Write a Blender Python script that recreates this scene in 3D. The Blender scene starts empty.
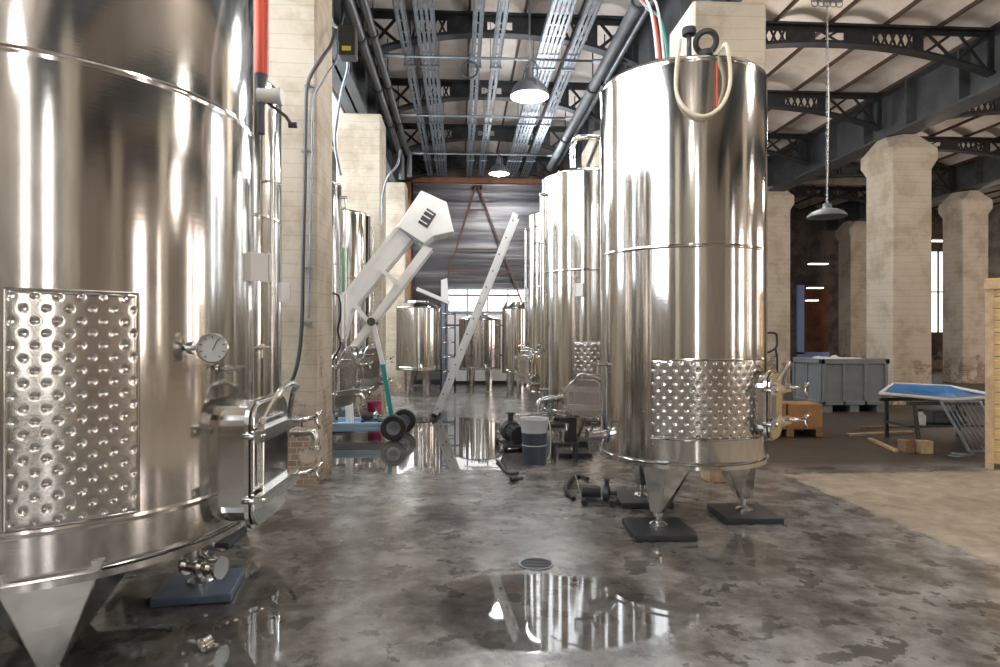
import bpy, bmesh, math, random
from mathutils import Vector, Matrix, noise
R_ = random.Random(7)
PI = math.pi
sc = bpy.context.scene
COL = sc.collection
EYE = 1.5
F = 640.0
YAW = math.atan(40/640.0)
CY, SY = math.cos(YAW), math.sin(YAW)

# ---------------------------------------------------------------- camera
cam = bpy.data.cameras.new('camera'); cam.lens = 36*F/1000.0; cam.sensor_width = 36
cam.shift_y = 1.5/1000; cam.clip_start = .05; cam.clip_end = 200
camo = bpy.data.objects.new('camera', cam); COL.objects.link(camo)
camo.location = (0, 0, EYE); camo.rotation_euler = (PI/2, 0, -YAW)
sc.camera = camo

def ray(px, py):
    l = (px-500)/F; u = (335-py)/F
    return Vector((l*CY+SY, CY-l*SY, u))
def at(px, py, Y):
    r = ray(px, py); k = Y/r.y
    return Vector((r.x*k, Y, EYE+r.z*k))
def atx(px, py, X):
    r = ray(px, py); k = X/r.x
    return Vector((X, r.y*k, EYE+r.z*k))
def fl(px, py, z=0):
    r = ray(px, py); k = (z-EYE)/r.z
    return Vector((r.x*k, r.y*k, z))
def cyl(px, py, c, R, out=0.0):
    r = ray(px, py)
    a = r.x**2+r.y**2; b = -2*(r.x*c[0]+r.y*c[1]); cc = c[0]**2+c[1]**2-(R+out)**2
    d = max(0.0, b*b-4*a*cc); k = (-b-math.sqrt(d))/(2*a)
    return Vector((r.x*k, r.y*k, EYE+r.z*k))

# ---------------------------------------------------------------- mesh builder
class MB:
    def __init__(s): s.bm = bmesh.new()
    def quad(s, pts, smooth=False):
        f = s.bm.faces.new([s.bm.verts.new(p) for p in pts]); f.smooth = smooth; return f
    def box(s, c, size, rot=None):
        h = [x/2 for x in size]; vs = []
        for dz in (-1, 1):
            for dx, dy in ((-1,-1),(1,-1),(1,1),(-1,1)):
                v = Vector((dx*h[0], dy*h[1], dz*h[2]))
                if rot is not None: v = rot @ v
                vs.append(s.bm.verts.new(v+Vector(c)))
        for q in ((3,2,1,0),(4,5,6,7),(0,1,5,4),(1,2,6,5),(2,3,7,6),(3,0,4,7)):
            s.bm.faces.new([vs[i] for i in q])
    def bb(s, x0, x1, y0, y1, z0, z1):
        s.box(((x0+x1)/2, (y0+y1)/2, (z0+z1)/2), (abs(x1-x0), abs(y1-y0), abs(z1-z0)))
    def bar(s, a, b, w, h, up=(0,0,1)):
        a = Vector(a); b = Vector(b); d = (b-a); L = d.length
        if L < 1e-6: return
        d.normalize(); up = Vector(up)
        if abs(d.dot(up)) > .98: up = Vector((0,1,0))
        x = d.cross(up).normalized(); z = x.cross(d)
        m = Matrix((x, d, z)).transposed()
        s.box((a+b)/2, (w, L, h), m)
    def hexa(s, lo, hi):
        a = [s.bm.verts.new(p) for p in lo]; b = [s.bm.verts.new(p) for p in hi]
        n = len(a)
        s.bm.faces.new(a[::-1]); s.bm.faces.new(b)
        for i in range(n):
            j = (i+1) % n; s.bm.faces.new((a[i], a[j], b[j], b[i]))
    def tube(s, pts, r, seg=8, caps=True):
        pts = [Vector(p) for p in pts]; rings = []
        rs = r if isinstance(r, (list, tuple)) else [r]*len(pts)
        prev = None
        for i, p in enumerate(pts):
            if i == 0: d = pts[1]-p
            elif i == len(pts)-1: d = p-pts[i-1]
            else: d = (pts[i+1]-p).normalized()+(p-pts[i-1]).normalized()
            if d.length < 1e-9: d = Vector((0,0,1))
            d.normalize()
            if prev is None:
                up = Vector((0,0,1)) if abs(d.z) < .9 else Vector((1,0,0))
                x = d.cross(up).normalized()
            else:
                x = (prev-d*prev.dot(d)).normalized()
            prev = x; y = d.cross(x)
            rings.append([s.bm.verts.new(p+(x*math.cos(2*PI*k/seg)+y*math.sin(2*PI*k/seg))*rs[i]) for k in range(seg)])
        for i in range(len(rings)-1):
            for k in range(seg):
                j = (k+1) % seg
                f = s.bm.faces.new((rings[i][k], rings[i][j], rings[i+1][j], rings[i+1][k])); f.smooth = True
        if caps:
            s.bm.faces.new(rings[0][::-1]); s.bm.faces.new(rings[-1])
    def lathe(s, prof, c=(0,0,0), seg=48, axis=None, closed=False):
        c = Vector(c); m = None
        if axis is not None:
            m = Vector(axis).to_track_quat('Z', 'Y').to_matrix()
        rings = []
        for (r, z) in prof:
            ring = []
            for k in range(seg if r > 1e-6 else 1):
                a = 2*PI*k/seg
                v = Vector((r*math.cos(a), r*math.sin(a), z))
                if m is not None: v = m @ v
                ring.append(s.bm.verts.new(c+v))
            rings.append(ring)
        for A, B in zip(rings, rings[1:]):
            for k in range(seg):
                j = (k+1) % seg
                if len(A) == 1 and len(B) == 1: continue
                if len(A) == 1: f = s.bm.faces.new((A[0], B[j], B[k]))
                elif len(B) == 1: f = s.bm.faces.new((A[k], A[j], B[0]))
                else: f = s.bm.faces.new((A[k], A[j], B[j], B[k]))
                f.smooth = True
    def prism(s, poly, d):
        d = Vector(d); a = [Vector(p) for p in poly]
        s.hexa(a, [p+d for p in a])
    def torus(s, c, axis, R, r, seg=24, sub=8):
        m = Vector(axis).to_track_quat('Z', 'Y').to_matrix(); c = Vector(c); rings = []
        for i in range(seg):
            a = 2*PI*i/seg; rings.append([s.bm.verts.new(c+m @ Vector(((R+r*math.cos(2*PI*k/sub))*math.cos(a), (R+r*math.cos(2*PI*k/sub))*math.sin(a), r*math.sin(2*PI*k/sub)))) for k in range(sub)])
        for i in range(seg):
            A, B = rings[i], rings[(i+1) % seg]
            for k in range(sub):
                j = (k+1) % sub; f = s.bm.faces.new((A[k], B[k], B[j], A[j])); f.smooth = True
    def grid(s, fn, nu, nv, smooth=True):
        V = [[s.bm.verts.new(fn(i/nu, j/nv)) for i in range(nu+1)] for j in range(nv+1)]
        for j in range(nv):
            for i in range(nu):
                f = s.bm.faces.new((V[j][i], V[j][i+1], V[j+1][i+1], V[j+1][i])); f.smooth = smooth
    def build(s, name, mat, parent=None, loc=None, sharp=38, bevel=0):
        bm = s.bm
        bmesh.ops.recalc_face_normals(bm, faces=bm.faces[:])
        for e in bm.edges:
            if len(e.link_faces) == 2 and e.calc_face_angle(0) > math.radians(sharp): e.smooth = False
        me = bpy.data.meshes.new(name); bm.to_mesh(me); bm.free()
        me.materials.append(mat)
        o = bpy.data.objects.new(name, me); COL.objects.link(o)
        if parent is not None: o.parent = parent
        if loc is not None: o.location = loc
        if bevel:
            b = o.modifiers.new('bevel', 'BEVEL'); b.width = bevel; b.segments = 2; b.limit_method = 'ANGLE'
        return o

def tag(o, label=None, cat=None, group=None, kind=None):
    if label: o['label'] = label
    if cat: o['category'] = cat
    if group: o['group'] = group
    if kind: o['kind'] = kind
    return o
def thing(name, label, cat, loc=(0,0,0), rz=0, group=None):
    o = bpy.data.objects.new(name, None); COL.objects.link(o); o.empty_display_size = .1
    o.location = loc; o.rotation_euler = (0, 0, rz)
    return tag(o, label, cat, group)
def smooth_path(pts, n=6):
    P = [Vector(p) for p in pts]; out = []
    for i in range(len(P)-1):
        p0 = P[max(i-1, 0)]; p1 = P[i]; p2 = P[i+1]; p3 = P[min(i+2, len(P)-1)]
        for k in range(n):
            t = k/n
            out.append(.5*((2*p1)+(p2-p0)*t+(2*p0-5*p1+4*p2-p3)*t*t+(3*p1-p0-3*p2+p3)*t**3))
    out.append(P[-1]); return out

# ---------------------------------------------------------------- materials
def newmat(name):
    m = bpy.data.materials.new(name); m.use_nodes = True
    nt = m.node_tree; b = nt.nodes['Principled BSDF']
    return m, nt, b
def N(nt, t, **kw):
    n = nt.nodes.new(t)
    for k, v in kw.items():
        if k in n.inputs: n.inputs[k].default_value = v
        else: setattr(n, k, v)
    return n
def L(nt, a, ao, b, bi): nt.links.new(a.outputs[ao], b.inputs[bi])
def ramp(nt, stops):
    r = nt.nodes.new('ShaderNodeValToRGB'); e = r.color_ramp.elements
    while len(e) < len(stops): e.new(.5)
    for x, (p, c) in zip(e, stops):
        x.position = p; x.color = (*c, 1) if len(c) == 3 else c
    return r
def plain(name, col, rough=.5, metal=0, nscale=0, namt=.15, bump=0, spec=None, stretch=(1,1,1)):
    m, nt, b = newmat(name)
    b.inputs['Base Color'].default_value = (*col, 1); b.inputs['Roughness'].default_value = rough; b.inputs['Metallic'].default_value = metal
    if nscale:
        tc = N(nt, 'ShaderNodeTexCoord'); mp = N(nt, 'ShaderNodeMapping'); mp.inputs['Scale'].default_value = stretch
        L(nt, tc, 'Object', mp, 'Vector')
        n = N(nt, 'ShaderNodeTexNoise', Scale=nscale, Detail=5.0, Roughness=.6); L(nt, mp, 'Vector', n, 'Vector')
        lo = tuple(max(0, c*(1-namt)) for c in col); hi = tuple(min(1, c*(1+namt)) for c in col)
        r = ramp(nt, [(.3, lo), (.7, hi)]); L(nt, n, 'Fac', r, 'Fac'); L(nt, r, 'Color', b, 'Base Color')
        if bump:
            bp = N(nt, 'ShaderNodeBump', Strength=bump, Distance=.02); L(nt, n, 'Fac', bp, 'Height'); L(nt, bp, 'Normal', b, 'Normal')
    return m
def emit(name, col, s):
    m, nt, b = newmat(name)
    b.inputs['Base Color'].default_value = (.8, .8, .8, 1)
    b.inputs['Emission Color'].default_value = (*col, 1); b.inputs['Emission Strength'].default_value = s
    return m
def steel_mat(name, col=(.70,.685,.66), rough=.105, bump=.013, zs=90, aniso=.0):
    m, nt, b = newmat(name)
    b.inputs['Metallic'].default_value = 1
    tc = N(nt, 'ShaderNodeTexCoord'); mp = N(nt, 'ShaderNodeMapping'); mp.inputs['Scale'].default_value = (2.0, 2.0, zs)
    L(nt, tc, 'Object', mp, 'Vector')
    n = N(nt, 'ShaderNodeTexNoise', Scale=1.0, Detail=4.0, Roughness=.65); L(nt, mp, 'Vector', n, 'Vector')
    n2 = N(nt, 'ShaderNodeTexNoise', Scale=2.2, Detail=6.0, Roughness=.6); L(nt, tc, 'Object', n2, 'Vector')
    r = ramp(nt, [(.25, (rough*.75,)*3), (.75, (rough*1.4,)*3)]); L(nt, n2, 'Fac', r, 'Fac'); L(nt, r, 'Color', b, 'Roughness')
    lo = tuple(c*.93 for c in col); r2 = ramp(nt, [(.3, lo), (.7, col)]); L(nt, n2, 'Fac', r2, 'Fac'); L(nt, r2, 'Color', b, 'Base Color')
    bp = N(nt, 'ShaderNodeBump', Strength=bump, Distance=.01); L(nt, n, 'Fac', bp, 'Height'); L(nt, bp, 'Normal', b, 'Normal')
    return m
def concrete_mat(name, col, dark, board=7.0):
    m, nt, b = newmat(name)
    g = N(nt, 'ShaderNodeNewGeometry'); b.inputs['Roughness'].default_value = .85
    n = N(nt, 'ShaderNodeTexNoise', Scale=1.7, Detail=8.0, Roughness=.65); L(nt, g, 'Position', n, 'Vector')
    r = ramp(nt, [(.3, tuple(c*.8 for c in dark)), (.44, dark), (.52, tuple(.35*a+.65*c for a, c in zip(dark, col))), (.66, col)]); L(nt, n, 'Fac', r, 'Fac')
    # horizontal board marks
    sx = N(nt, 'ShaderNodeSeparateXYZ'); L(nt, g, 'Position', sx, 'Vector')
    mu = N(nt, 'ShaderNodeMath', operation='MULTIPLY'); mu.inputs[1].default_value = board; L(nt, sx, 'Z', mu, 0)
    n3 = N(nt, 'ShaderNodeTexNoise', Scale=.6, Detail=2.0); L(nt, g, 'Position', n3, 'Vector')
    ad = N(nt, 'ShaderNodeMath', operation='ADD'); L(nt, mu, 0, ad, 0); L(nt, n3, 'Fac', ad, 1)
    fr = N(nt, 'ShaderNodeMath', operation='FRACT'); L(nt, ad, 0, fr, 0)
    rb = ramp(nt, [(0, (.72,.70,.66)), (.06, (1,1,1)), (.94, (1,1,1)), (1, (.85,.84,.8))]); L(nt, fr, 0, rb, 'Fac')
    mx = N(nt, 'ShaderNodeMix', data_type='RGBA', blend_type='MULTIPLY'); mx.inputs[0].default_value = .95
    L(nt, r, 'Color', mx, 6); L(nt, rb, 'Color', mx, 7)
    # peeled brickwork near the foot
    bk = N(nt, 'ShaderNodeTexBrick', Scale=4.0); bk.inputs['Color1'].default_value = (.33,.22,.15,1); bk.inputs['Color2'].default_value = (.22,.15,.11,1); bk.inputs['Mortar'].default_value = (.4,.36,.3,1)
    cmb = N(nt, 'ShaderNodeCombineXYZ'); axy = N(nt, 'ShaderNodeMath', operation='ADD'); L(nt, sx, 'X', axy, 0); L(nt, sx, 'Y', axy, 1); L(nt, axy, 0, cmb, 'X'); L(nt, sx, 'Z', cmb, 'Y'); L(nt, cmb, 'Vector', bk, 'Vector')
    n4 = N(nt, 'ShaderNodeTexNoise', Scale=2.6, Detail=6.0, Roughness=.6); L(nt, g, 'Position', n4, 'Vector')
    zz = N(nt, 'ShaderNodeMapRange'); zz.inputs[1].default_value = .2; zz.inputs[2].default_value = 2.0; zz.inputs[3].default_value = .14; zz.inputs[4].default_value = -.25; L(nt, sx, 'Z', zz, 0)
    a2 = N(nt, 'ShaderNodeMath', operation='ADD'); L(nt, n4, 'Fac', a2, 0); L(nt, zz, 0, a2, 1)
    rr = ramp(nt, [(.58, (0,0,0)), (.62, (1,1,1))]); L(nt, a2, 0, rr, 'Fac')
    m2 = N(nt, 'ShaderNodeMix', data_type='RGBA'); L(nt, rr, 'Color', m2, 0); L(nt, mx, 2, m2, 6); L(nt, bk, 'Color', m2, 7)
    L(nt, m2, 2, b, 'Base Color')
    bp = N(nt, 'ShaderNodeBump', Strength=.35, Distance=.03); L(nt, n, 'Fac', bp, 'Height'); L(nt, bp, 'Normal', b, 'Normal')
    return m

STEEL = steel_mat('brushed_steel')
STEEL2 = steel_mat('polished_steel', (.72,.71,.69), .11, .012, 60)
JACKET = steel_mat('jacket_steel', (.70,.685,.66), .17, .02, 40)
FIT = plain('steel_fitting', (.72,.71,.69), .2, 1)
DARKFIT = plain('dark_metal', (.09,.09,.095), .45, .6)
BLACK = plain('black_rubber', (.02,.02,.022), .55)
IRON = plain('painted_iron', (.028,.030,.034), .55, .2, 6, .5)
GIRD = plain('girder_paint', (.075,.080,.085), .6, .1, 3, .3)
CONC = concrete_mat('board_marked_concrete', (.53,.465,.375), (.42,.35,.265))
GALV = plain('galvanised_steel', (.25,.275,.31), .5, .85, 8, .25)
WHITE = plain('white_paint', (.80,.79,.77), .4, 0, 4, .06)
OFFW = plain('off_white_plastic', (.75,.74,.70), .5)
BEIGE = plain('beige_hose', (.68,.60,.44), .45)
RED = plain('red_pipe', (.55,.06,.02), .4)
REDL = plain('red_ladder_paint', (.10,.028,.018), .5)
BROWN = plain('brown_paint', (.22,.085,.035), .5, 0, 5, .25)
TEAL = plain('teal_paint', (.03,.30,.29), .4)
BLUEP = plain('pale_blue_paint', (.28,.42,.56), .45)
BLUE = plain('blue_sheet', (.02,.20,.55), .35, 0, 9, .2)
GREYP = plain('grey_plastic', (.17,.185,.195), .5, 0, 4, .12)
CARD = plain('cardboard', (.38,.20,.09), .8, 0, 5, .15)
WOODY = plain('yellow_pine', (.60,.42,.17), .65, 0, 7, .3, .2, stretch=(.6,.6,7))
WOODD = plain('worn_wood', (.24,.15,.08), .75, 0, 8, .3, .2, stretch=(1,6,6))
WOODL = plain('pale_wood', (.50,.36,.22), .7, 0, 8, .25)
PAD = plain('dark_pad', (.035,.037,.042), .45, 0, 6, .4)
PADB = plain('blue_grey_pad', (.10,.14,.21), .3, 0, 6, .25)
LABELM = plain('label_plate', (.70,.71,.70), .35, .3)
TUBM = plain('blue_grey_tub', (.06,.08,.115), .4)
TUBC = plain('clear_rim', (.55,.57,.58), .3)
GREENM = plain('painted_green_reflection', (.08,.28,.16), .5)
MAG = plain('magenta_cloth', (.45,.03,.14), .7)
LAMP_IN = emit('lit_lamp', (1, .97, .92), 8)
LAMP_WARM = emit('lit_far_lamp', (1, .86, .75), 6)

def ceiling_mat():
    m, nt, b = newmat('plastered_vault'); b.inputs['Roughness'].default_value = .9
    g = N(nt, 'ShaderNodeNewGeometry')
    n = N(nt, 'ShaderNodeTexNoise', Scale=1.1, Detail=8.0, Roughness=.65); L(nt, g, 'Position', n, 'Vector')
    r = ramp(nt, [(.3, (.50,.41,.345)), (.55, (.68,.61,.55)), (.75, (.78,.74,.69))]); L(nt, n, 'Fac', r, 'Fac'); L(nt, r, 'Color', b, 'Base Color')
    return m
VAULT = ceiling_mat()
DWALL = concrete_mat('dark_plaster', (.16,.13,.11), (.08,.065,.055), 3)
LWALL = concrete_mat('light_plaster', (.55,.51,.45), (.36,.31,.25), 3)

def floor_mat():
    m, nt, b = newmat('wet_concrete_floor')
    g = N(nt, 'ShaderNodeNewGeometry'); sx = N(nt, 'ShaderNodeSeparateXYZ'); L(nt, g, 'Position', sx, 'Vector')
    def M(op, a, c, clamp=False):
        n = N(nt, 'ShaderNodeMath', operation=op); n.use_clamp = clamp
        for i, v in enumerate((a, c)):
            if v is None: continue
            if isinstance(v, (int, float)): n.inputs[i].default_value = v
            else: nt.links.new(v, n.inputs[i])
        return n.outputs[0]
    X, Y = sx.outputs['X'], sx.outputs['Y']
    def noise_(s, d=6.0, r=.6, off=0):
        n = N(nt, 'ShaderNodeTexNoise', Scale=s, Detail=d, Roughness=r)
        mp = N(nt, 'ShaderNodeMapping'); mp.inputs['Location'].default_value = (off, off*1.7, 0)
        L(nt, g, 'Position', mp, 'Vector'); L(nt, mp, 'Vector', n, 'Vector'); return n.outputs['Fac']
    nA = noise_(1.6, 7, .62); nB = noise_(.7, 4, .5, 5); nC = noise_(5.5, 6, .65, 11); nD = noise_(4.2, 6, .6, 23)
    def ell(cx, cy, rx, ry):
        dx = M('DIVIDE', M('SUBTRACT', X, cx), rx); dy = M('DIVIDE', M('SUBTRACT', Y, cy), ry)
        d = M('SQRT', M('ADD', M('MULTIPLY', dx, dx), M('MULTIPLY', dy, dy)), None)
        return M('SUBTRACT', 1.0, d)
    pud = None
    for e in ((-.45, 9.3, 2.0, 2.5), (.55, 3.5, .78, .55), (-1.5, 3.3, .75, 1.1), (1.75, 4.3, .5, .5)):
        v = ell(*e); pud = v if pud is None else M('MAXIMUM', pud, v)
    pud = M('ADD', pud, M('MULTIPLY', M('SUBTRACT', nA, .5), 1.1))
    rp = ramp(nt, [(.02, (0,0,0)), (.10, (1,1,1))]); nt.links.new(pud, rp.inputs['Fac']); P = rp.outputs['Color']
    # dry slab on the right; sunlight on it painted in as paler tan
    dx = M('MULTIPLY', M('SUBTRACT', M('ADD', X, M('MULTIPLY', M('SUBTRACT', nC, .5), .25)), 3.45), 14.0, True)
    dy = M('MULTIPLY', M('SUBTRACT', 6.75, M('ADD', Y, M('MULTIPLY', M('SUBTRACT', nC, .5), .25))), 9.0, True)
    DRY_SUN = M('MULTIPLY', dx, dy, True)
    def mixc(f, a, c):
        n = N(nt, 'ShaderNodeMix', data_type='RGBA')
        for s_, v in ((0, f), (6, a), (7, c)):
            if isinstance(v, (int, float)): n.inputs[s_].default_value = v
            elif isinstance(v, tuple): n.inputs[s_].default_value = (*v, 1)
            else: nt.links.new(v, n.inputs[s_])
        return n.outputs[2]
    r1 = ramp(nt, [(.36, (.045,.038,.033)), (.47, (.135,.122,.11)), (.60, (.30,.285,.27))]); nt.links.new(M('ADD', M('MULTIPLY', nA, .6), M('MULTIPLY', nC, .4)), r1.inputs['Fac'])
    c = r1.outputs['Color']
    # dark scuffs
    r2 = ramp(nt, [(.545, (0,0,0)), (.565, (1,1,1))]); nt.links.new(M('ADD', M('MULTIPLY', nD, .7), M('MULTIPLY', nC, .3)), r2.inputs['Fac'])
    c = mixc(M('MULTIPLY', r2.outputs['Color'], .75), c, (.045,.040,.036))
    # brown yard at the back right
    by = M('MULTIPLY', M('MULTIPLY', M('SUBTRACT', Y, 6.8), 2.0, True), M('MULTIPLY', M('SUBTRACT', X, 2.9), 2.0, True))
    c = mixc(M('MULTIPLY', by, .92), c, mixc(nC, (.018,.013,.009), (.075,.052,.035)))
    c = mixc(M('MULTIPLY', P, .55), c, (.06,.055,.05))
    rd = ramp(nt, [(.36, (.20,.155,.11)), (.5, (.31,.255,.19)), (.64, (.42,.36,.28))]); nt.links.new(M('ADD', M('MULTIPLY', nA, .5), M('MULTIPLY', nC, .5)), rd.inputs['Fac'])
    c = mixc(DRY_SUN, c, rd.outputs['Color'])
    nt.links.new(c, b.inputs['Base Color'])
    rr = ramp(nt, [(.35, (.09,)*3), (.62, (.28,)*3)]); nt.links.new(nB, rr.inputs['Fac'])
    ro = mixc(P, rr.outputs['Color'], (.025,)*3); ro = mixc(M('MULTIPLY', by, M('SUBTRACT', 1.0, P)), ro, (.45,)*3); ro = mixc(DRY_SUN, ro, (.75,)*3)
    nt.links.new(ro, b.inputs['Roughness'])
    bp = N(nt, 'ShaderNodeBump', Distance=.02); nt.links.new(nC, bp.inputs['Height'])
    nt.links.new(M('MULTIPLY', M('SUBTRACT', 1.0, P), .28), bp.inputs['Strength']); L(nt, bp, 'Normal', b, 'Normal')
    b.inputs['Specular IOR Level'].default_value = .6
    return m
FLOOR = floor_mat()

def struct(o, label=None, cat=None): return tag(o, label, cat, None, 'structure')

# ---------------------------------------------------------------- room shell
X0, X1, Y0, Y1, ZC = -4.4, 23.0, -9.0, 27.0, 6.92
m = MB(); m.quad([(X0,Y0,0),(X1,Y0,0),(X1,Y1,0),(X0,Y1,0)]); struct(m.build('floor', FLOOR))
# columns: (x0, x1, yfront, depth, top)
def pillar(x0, x1, y0, top, label, wy=None, flare=True):
    w = x1-x0; wy = wy or w; cx = (x0+x1)/2; cy = y0+wy/2
    def oct_(hx, hy, z, ch):
        return [(cx-hx+ch, cy-hy, z), (cx+hx-ch, cy-hy, z), (cx+hx, cy-hy+ch, z), (cx+hx, cy+hy-ch, z), (cx+hx-ch, cy+hy, z), (cx-hx+ch, cy+hy, z), (cx-hx, cy+hy-ch, z), (cx-hx, cy-hy+ch, z)]
    m = MB(); hx, hy = w/2, wy/2
    secs = [oct_(hx, hy, 0, .025), oct_(hx, hy, top-.75, .025), oct_(hx+.09, hy+.09, top-.55, .04), oct_(hx+.09, hy+.09, top-.32, .05), oct_(hx-.06, hy-.06, top, .24)]
    if not flare: secs = [secs[0], oct_(hx, hy, top, .025)]
    rings = [[m.bm.verts.new(p) for p in s_] for s_ in secs]
    m.bm.faces.new(rings[0][::-1]); m.bm.faces.new(rings[-1])
    for A, B in zip(rings, rings[1:]):
        for k in range(8): m.bm.faces.new((A[k], A[(k+1) % 8], B[(k+1) % 8], B[k]))
    return struct(m.build('concrete_pillar', CONC, sharp=20), label, 'pillar' if label else None)
for (x0, y0, lab) in ((-2.23, 6.5, 'board-marked concrete pillar beside the big tank on the aisle, carrying a black hose'),
                      (-2.23, 11.7, 'concrete pillar behind the white conveyor on the left of the aisle'),
                      (-2.23, 16.9, 'narrow strip of concrete pillar against the brown door frame at the aisle end')):
    pillar(x0, x0+.8, y0, 5.5, lab, flare=False)
pillar(2.79, 3.69, 7.5, 5.5, 'concrete pillar rising behind the large right-hand tank', flare=False)
pillar(9.27, 10.17, 13.2, 5.84, 'big sunlit concrete pillar behind the grey plastic bin')
pillar(9.2, 10.05, 18.9, 6.05, 'brown concrete pillar at the right edge of the big right tank')
pillar(15.55, 16.4, 18.9, 6.0, 'concrete pillar with peeling brick base beyond the timber crate')
pillar(15.55, 16.4, 24.6, 6.1, 'dim concrete pillar far back beyond the grey bin')
for (x0, y0) in ((2.79, 13.2), (2.79, 18.9), (9.2, 24.6), (-2.23, 1.3-5.2), (2.79, -3.9), (9.2, -3.9), (9.2, 1.8), (15.55, 1.8), (15.55, 7.5), (15.55, 13.2)):
    pillar(x0, x0+.85, y0, 5.84, None)

# ceiling: rows of shallow jack arches running along the hall
def jack(xa, xb, n):
    m = MB(); w = (xb-xa)/n
    for i in range(n):
        x0 = xa+i*w
        def fn(u, v, x0=x0): return (x0+u*w, Y0+v*(Y1-Y0), ZC+.17*math.sin(PI*u)**.8)
        m.grid(fn, 8, 1)
    return m
bays = [(X0, -2.0, 3), (-1.7, 2.95, 5), (3.45, 9.35, 6), (9.85, 15.7, 6), (16.2, X1, 7)]
names = 0
for (a, b, n) in bays:
    struct(jack(a, b, n).build('ceiling', VAULT))
    m = MB(); w = (b-a)/n
    for i in range(n+1): m.bb(a+i*w-.02, a+i*w+.02, Y0, Y1, ZC-.05, ZC+.02)
    struct(m.build('ceiling_rib', plain('rib_paint', (.07,.045,.035), .7)))
m = MB(); m.bb(X0, X1, Y0, Y1, ZC+.22, ZC+.3); struct(m.build('ceiling_slab', VAULT))
# girders on the pillar lines
def girder(xc, z0, label, w=.34):
    m = MB(); m.bb(xc-.02, xc+.02, Y0, Y1, z0, ZC); m.bb(xc-w/2, xc+w/2, Y0, Y1, z0, z0+.05); m.bb(xc-w/2, xc+w/2, Y0, Y1, ZC-.06, ZC+.2)
    y = Y0+.6
    while y < Y1:
        m.bb(xc-w/2, xc+w/2, y-.02, y+.02, z0+.05, ZC-.06); y += 1.42
    struct(m.build('girder_beam', GIRD), label, 'beam')
girder(-1.85, 5.5, 'dark riveted girder along the left pillar line'); girder(3.2, 5.5, 'dark girder over the right row of tanks')
girder(9.6, 5.86, 'grey plate girder carried by the big sunlit pillar', .5); girder(15.95, 6.05, 'dim plate girder along the far pillar line', .5)
# walls
WSTR = 1.0
def wall_with_windows(name, axis, c, lo, hi, wins, zlo, zhi, mat, glass, frame_mat, th=.25):
    global WN
    m = MB(); g = []
    edges = sorted(wins); cur = lo
    def B_(a, b, z0, z1):
        if axis == 'x': m.bb(c-th/2, c+th/2, a, b, z0, z1)
        else: m.bb(a, b, c-th/2, c+th/2, z0, z1)
    for (a, b) in edges:
        B_(cur, a, 0, ZC+.3); B_(a, b, 0, zlo); B_(a, b, zhi, ZC+.3); cur = b
    B_(cur, hi, 0, ZC+.3)
    struct(m.build(name, mat))
    for (a, b) in edges:
        WN += 1
        p = MB(); f = MB(); nx = max(2, round((b-a)/1.6)); nz = max(2, round((zhi-zlo)/1.5))
        def BB(mm, a_, b_, t, z0, z1):
            if axis == 'x': mm.bb(c-t/2, c+t/2, a_, b_, z0, z1)
            else: mm.bb(a_, b_, c-t/2, c+t/2, z0, z1)
        for i in range(nx+1):
            q = a+(b-a)*i/nx; BB(f, q-.03, q+.03, .1, zlo, zhi)
        for i in range(nz+1):
            q = zlo+(zhi-zlo)*i/nz; BB(f, a, b, .1, q-.025, q+.025)
        w = f.build('window_%d' % WN, frame_mat); struct(w)
        BB(p, a, b, .02, zlo, zhi); p.build('window_glass', glass, w)
WN = 0
G_LEFT = emit('daylight_cool', (.86,.93,1.0), 12)
G_BACK = emit('added_glow_back', (1,.96,.92), 14)  # unseen windows behind the camera, added for bright stripes in the steel
G_RIGHT = emit('added_glow_right', (1,.86,.78), 11)  # unseen warm windows on the right, added to brighten the tank sides
G_FAR = emit('daylight_far', (1,.97,.93), 2.2)
wall_with_windows('wall_left', 'x', X0, Y0, Y1, [(-3.4,.6), (.8,4.9), (5.1,9.2), (9.4,13.5), (13.7,19)], 2.4, 6.6, LWALL, G_LEFT, IRON)
wall_with_windows('wall_back', 'y', Y0, X0, X1, [(1.85,2.3), (4.15,4.85), (19,20)], .5, 6.5, LWALL, G_BACK, IRON)
wall_with_windows('wall_right', 'x', X1, Y0, Y1, [(-6,-3.6), (0,2.4), (8.4,11.6), (12.6,15)], 1.0, 5.6, LWALL, G_RIGHT, IRON)
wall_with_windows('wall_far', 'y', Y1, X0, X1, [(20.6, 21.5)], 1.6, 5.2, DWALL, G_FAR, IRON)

# end wall of the aisle: sheet cladding in a brown frame
YE = 19.6
def clad_mat():
    m, nt, b = newmat('weathered_sheet'); b.inputs['Metallic'].default_value = .55; b.inputs['Roughness'].default_value = .3
    g = N(nt, 'ShaderNodeNewGeometry'); mp = N(nt, 'ShaderNodeMapping'); mp.inputs['Scale'].default_value = (.25, 1, 4.5); L(nt, g, 'Position', mp, 'Vector')
    n = N(nt, 'ShaderNodeTexNoise', Scale=1.0, Detail=5.0); L(nt, mp, 'Vector', n, 'Vector')
    r = ramp(nt, [(.3, (.04,.042,.052)), (.5, (.10,.092,.098)), (.72, (.24,.24,.25))]); L(nt, n, 'Fac', r, 'Fac'); L(nt, r, 'Color', b, 'Base Color')
    bp = N(nt, 'ShaderNodeBump', Strength=.5, Distance=.05); L(nt, n, 'Fac', bp, 'Height'); L(nt, bp, 'Normal', b, 'Normal')
    return m
CLAD = clad_mat()
m = MB()
z = 0
while z < 6.3:                                   # overlapping horizontal sheets
    m.hexa([(-1.42,YE,z),(3.2,YE,z),(3.2,YE+.06,z),(-1.42,YE+.06,z)], [(-1.42,YE-.03,z+.42),(3.2,YE-.03,z+.42),(3.2,YE+.05,z+.42),(-1.42,YE+.05,z+.42)]); z += .42
struct(m.build('wall_end', CLAD))
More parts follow.
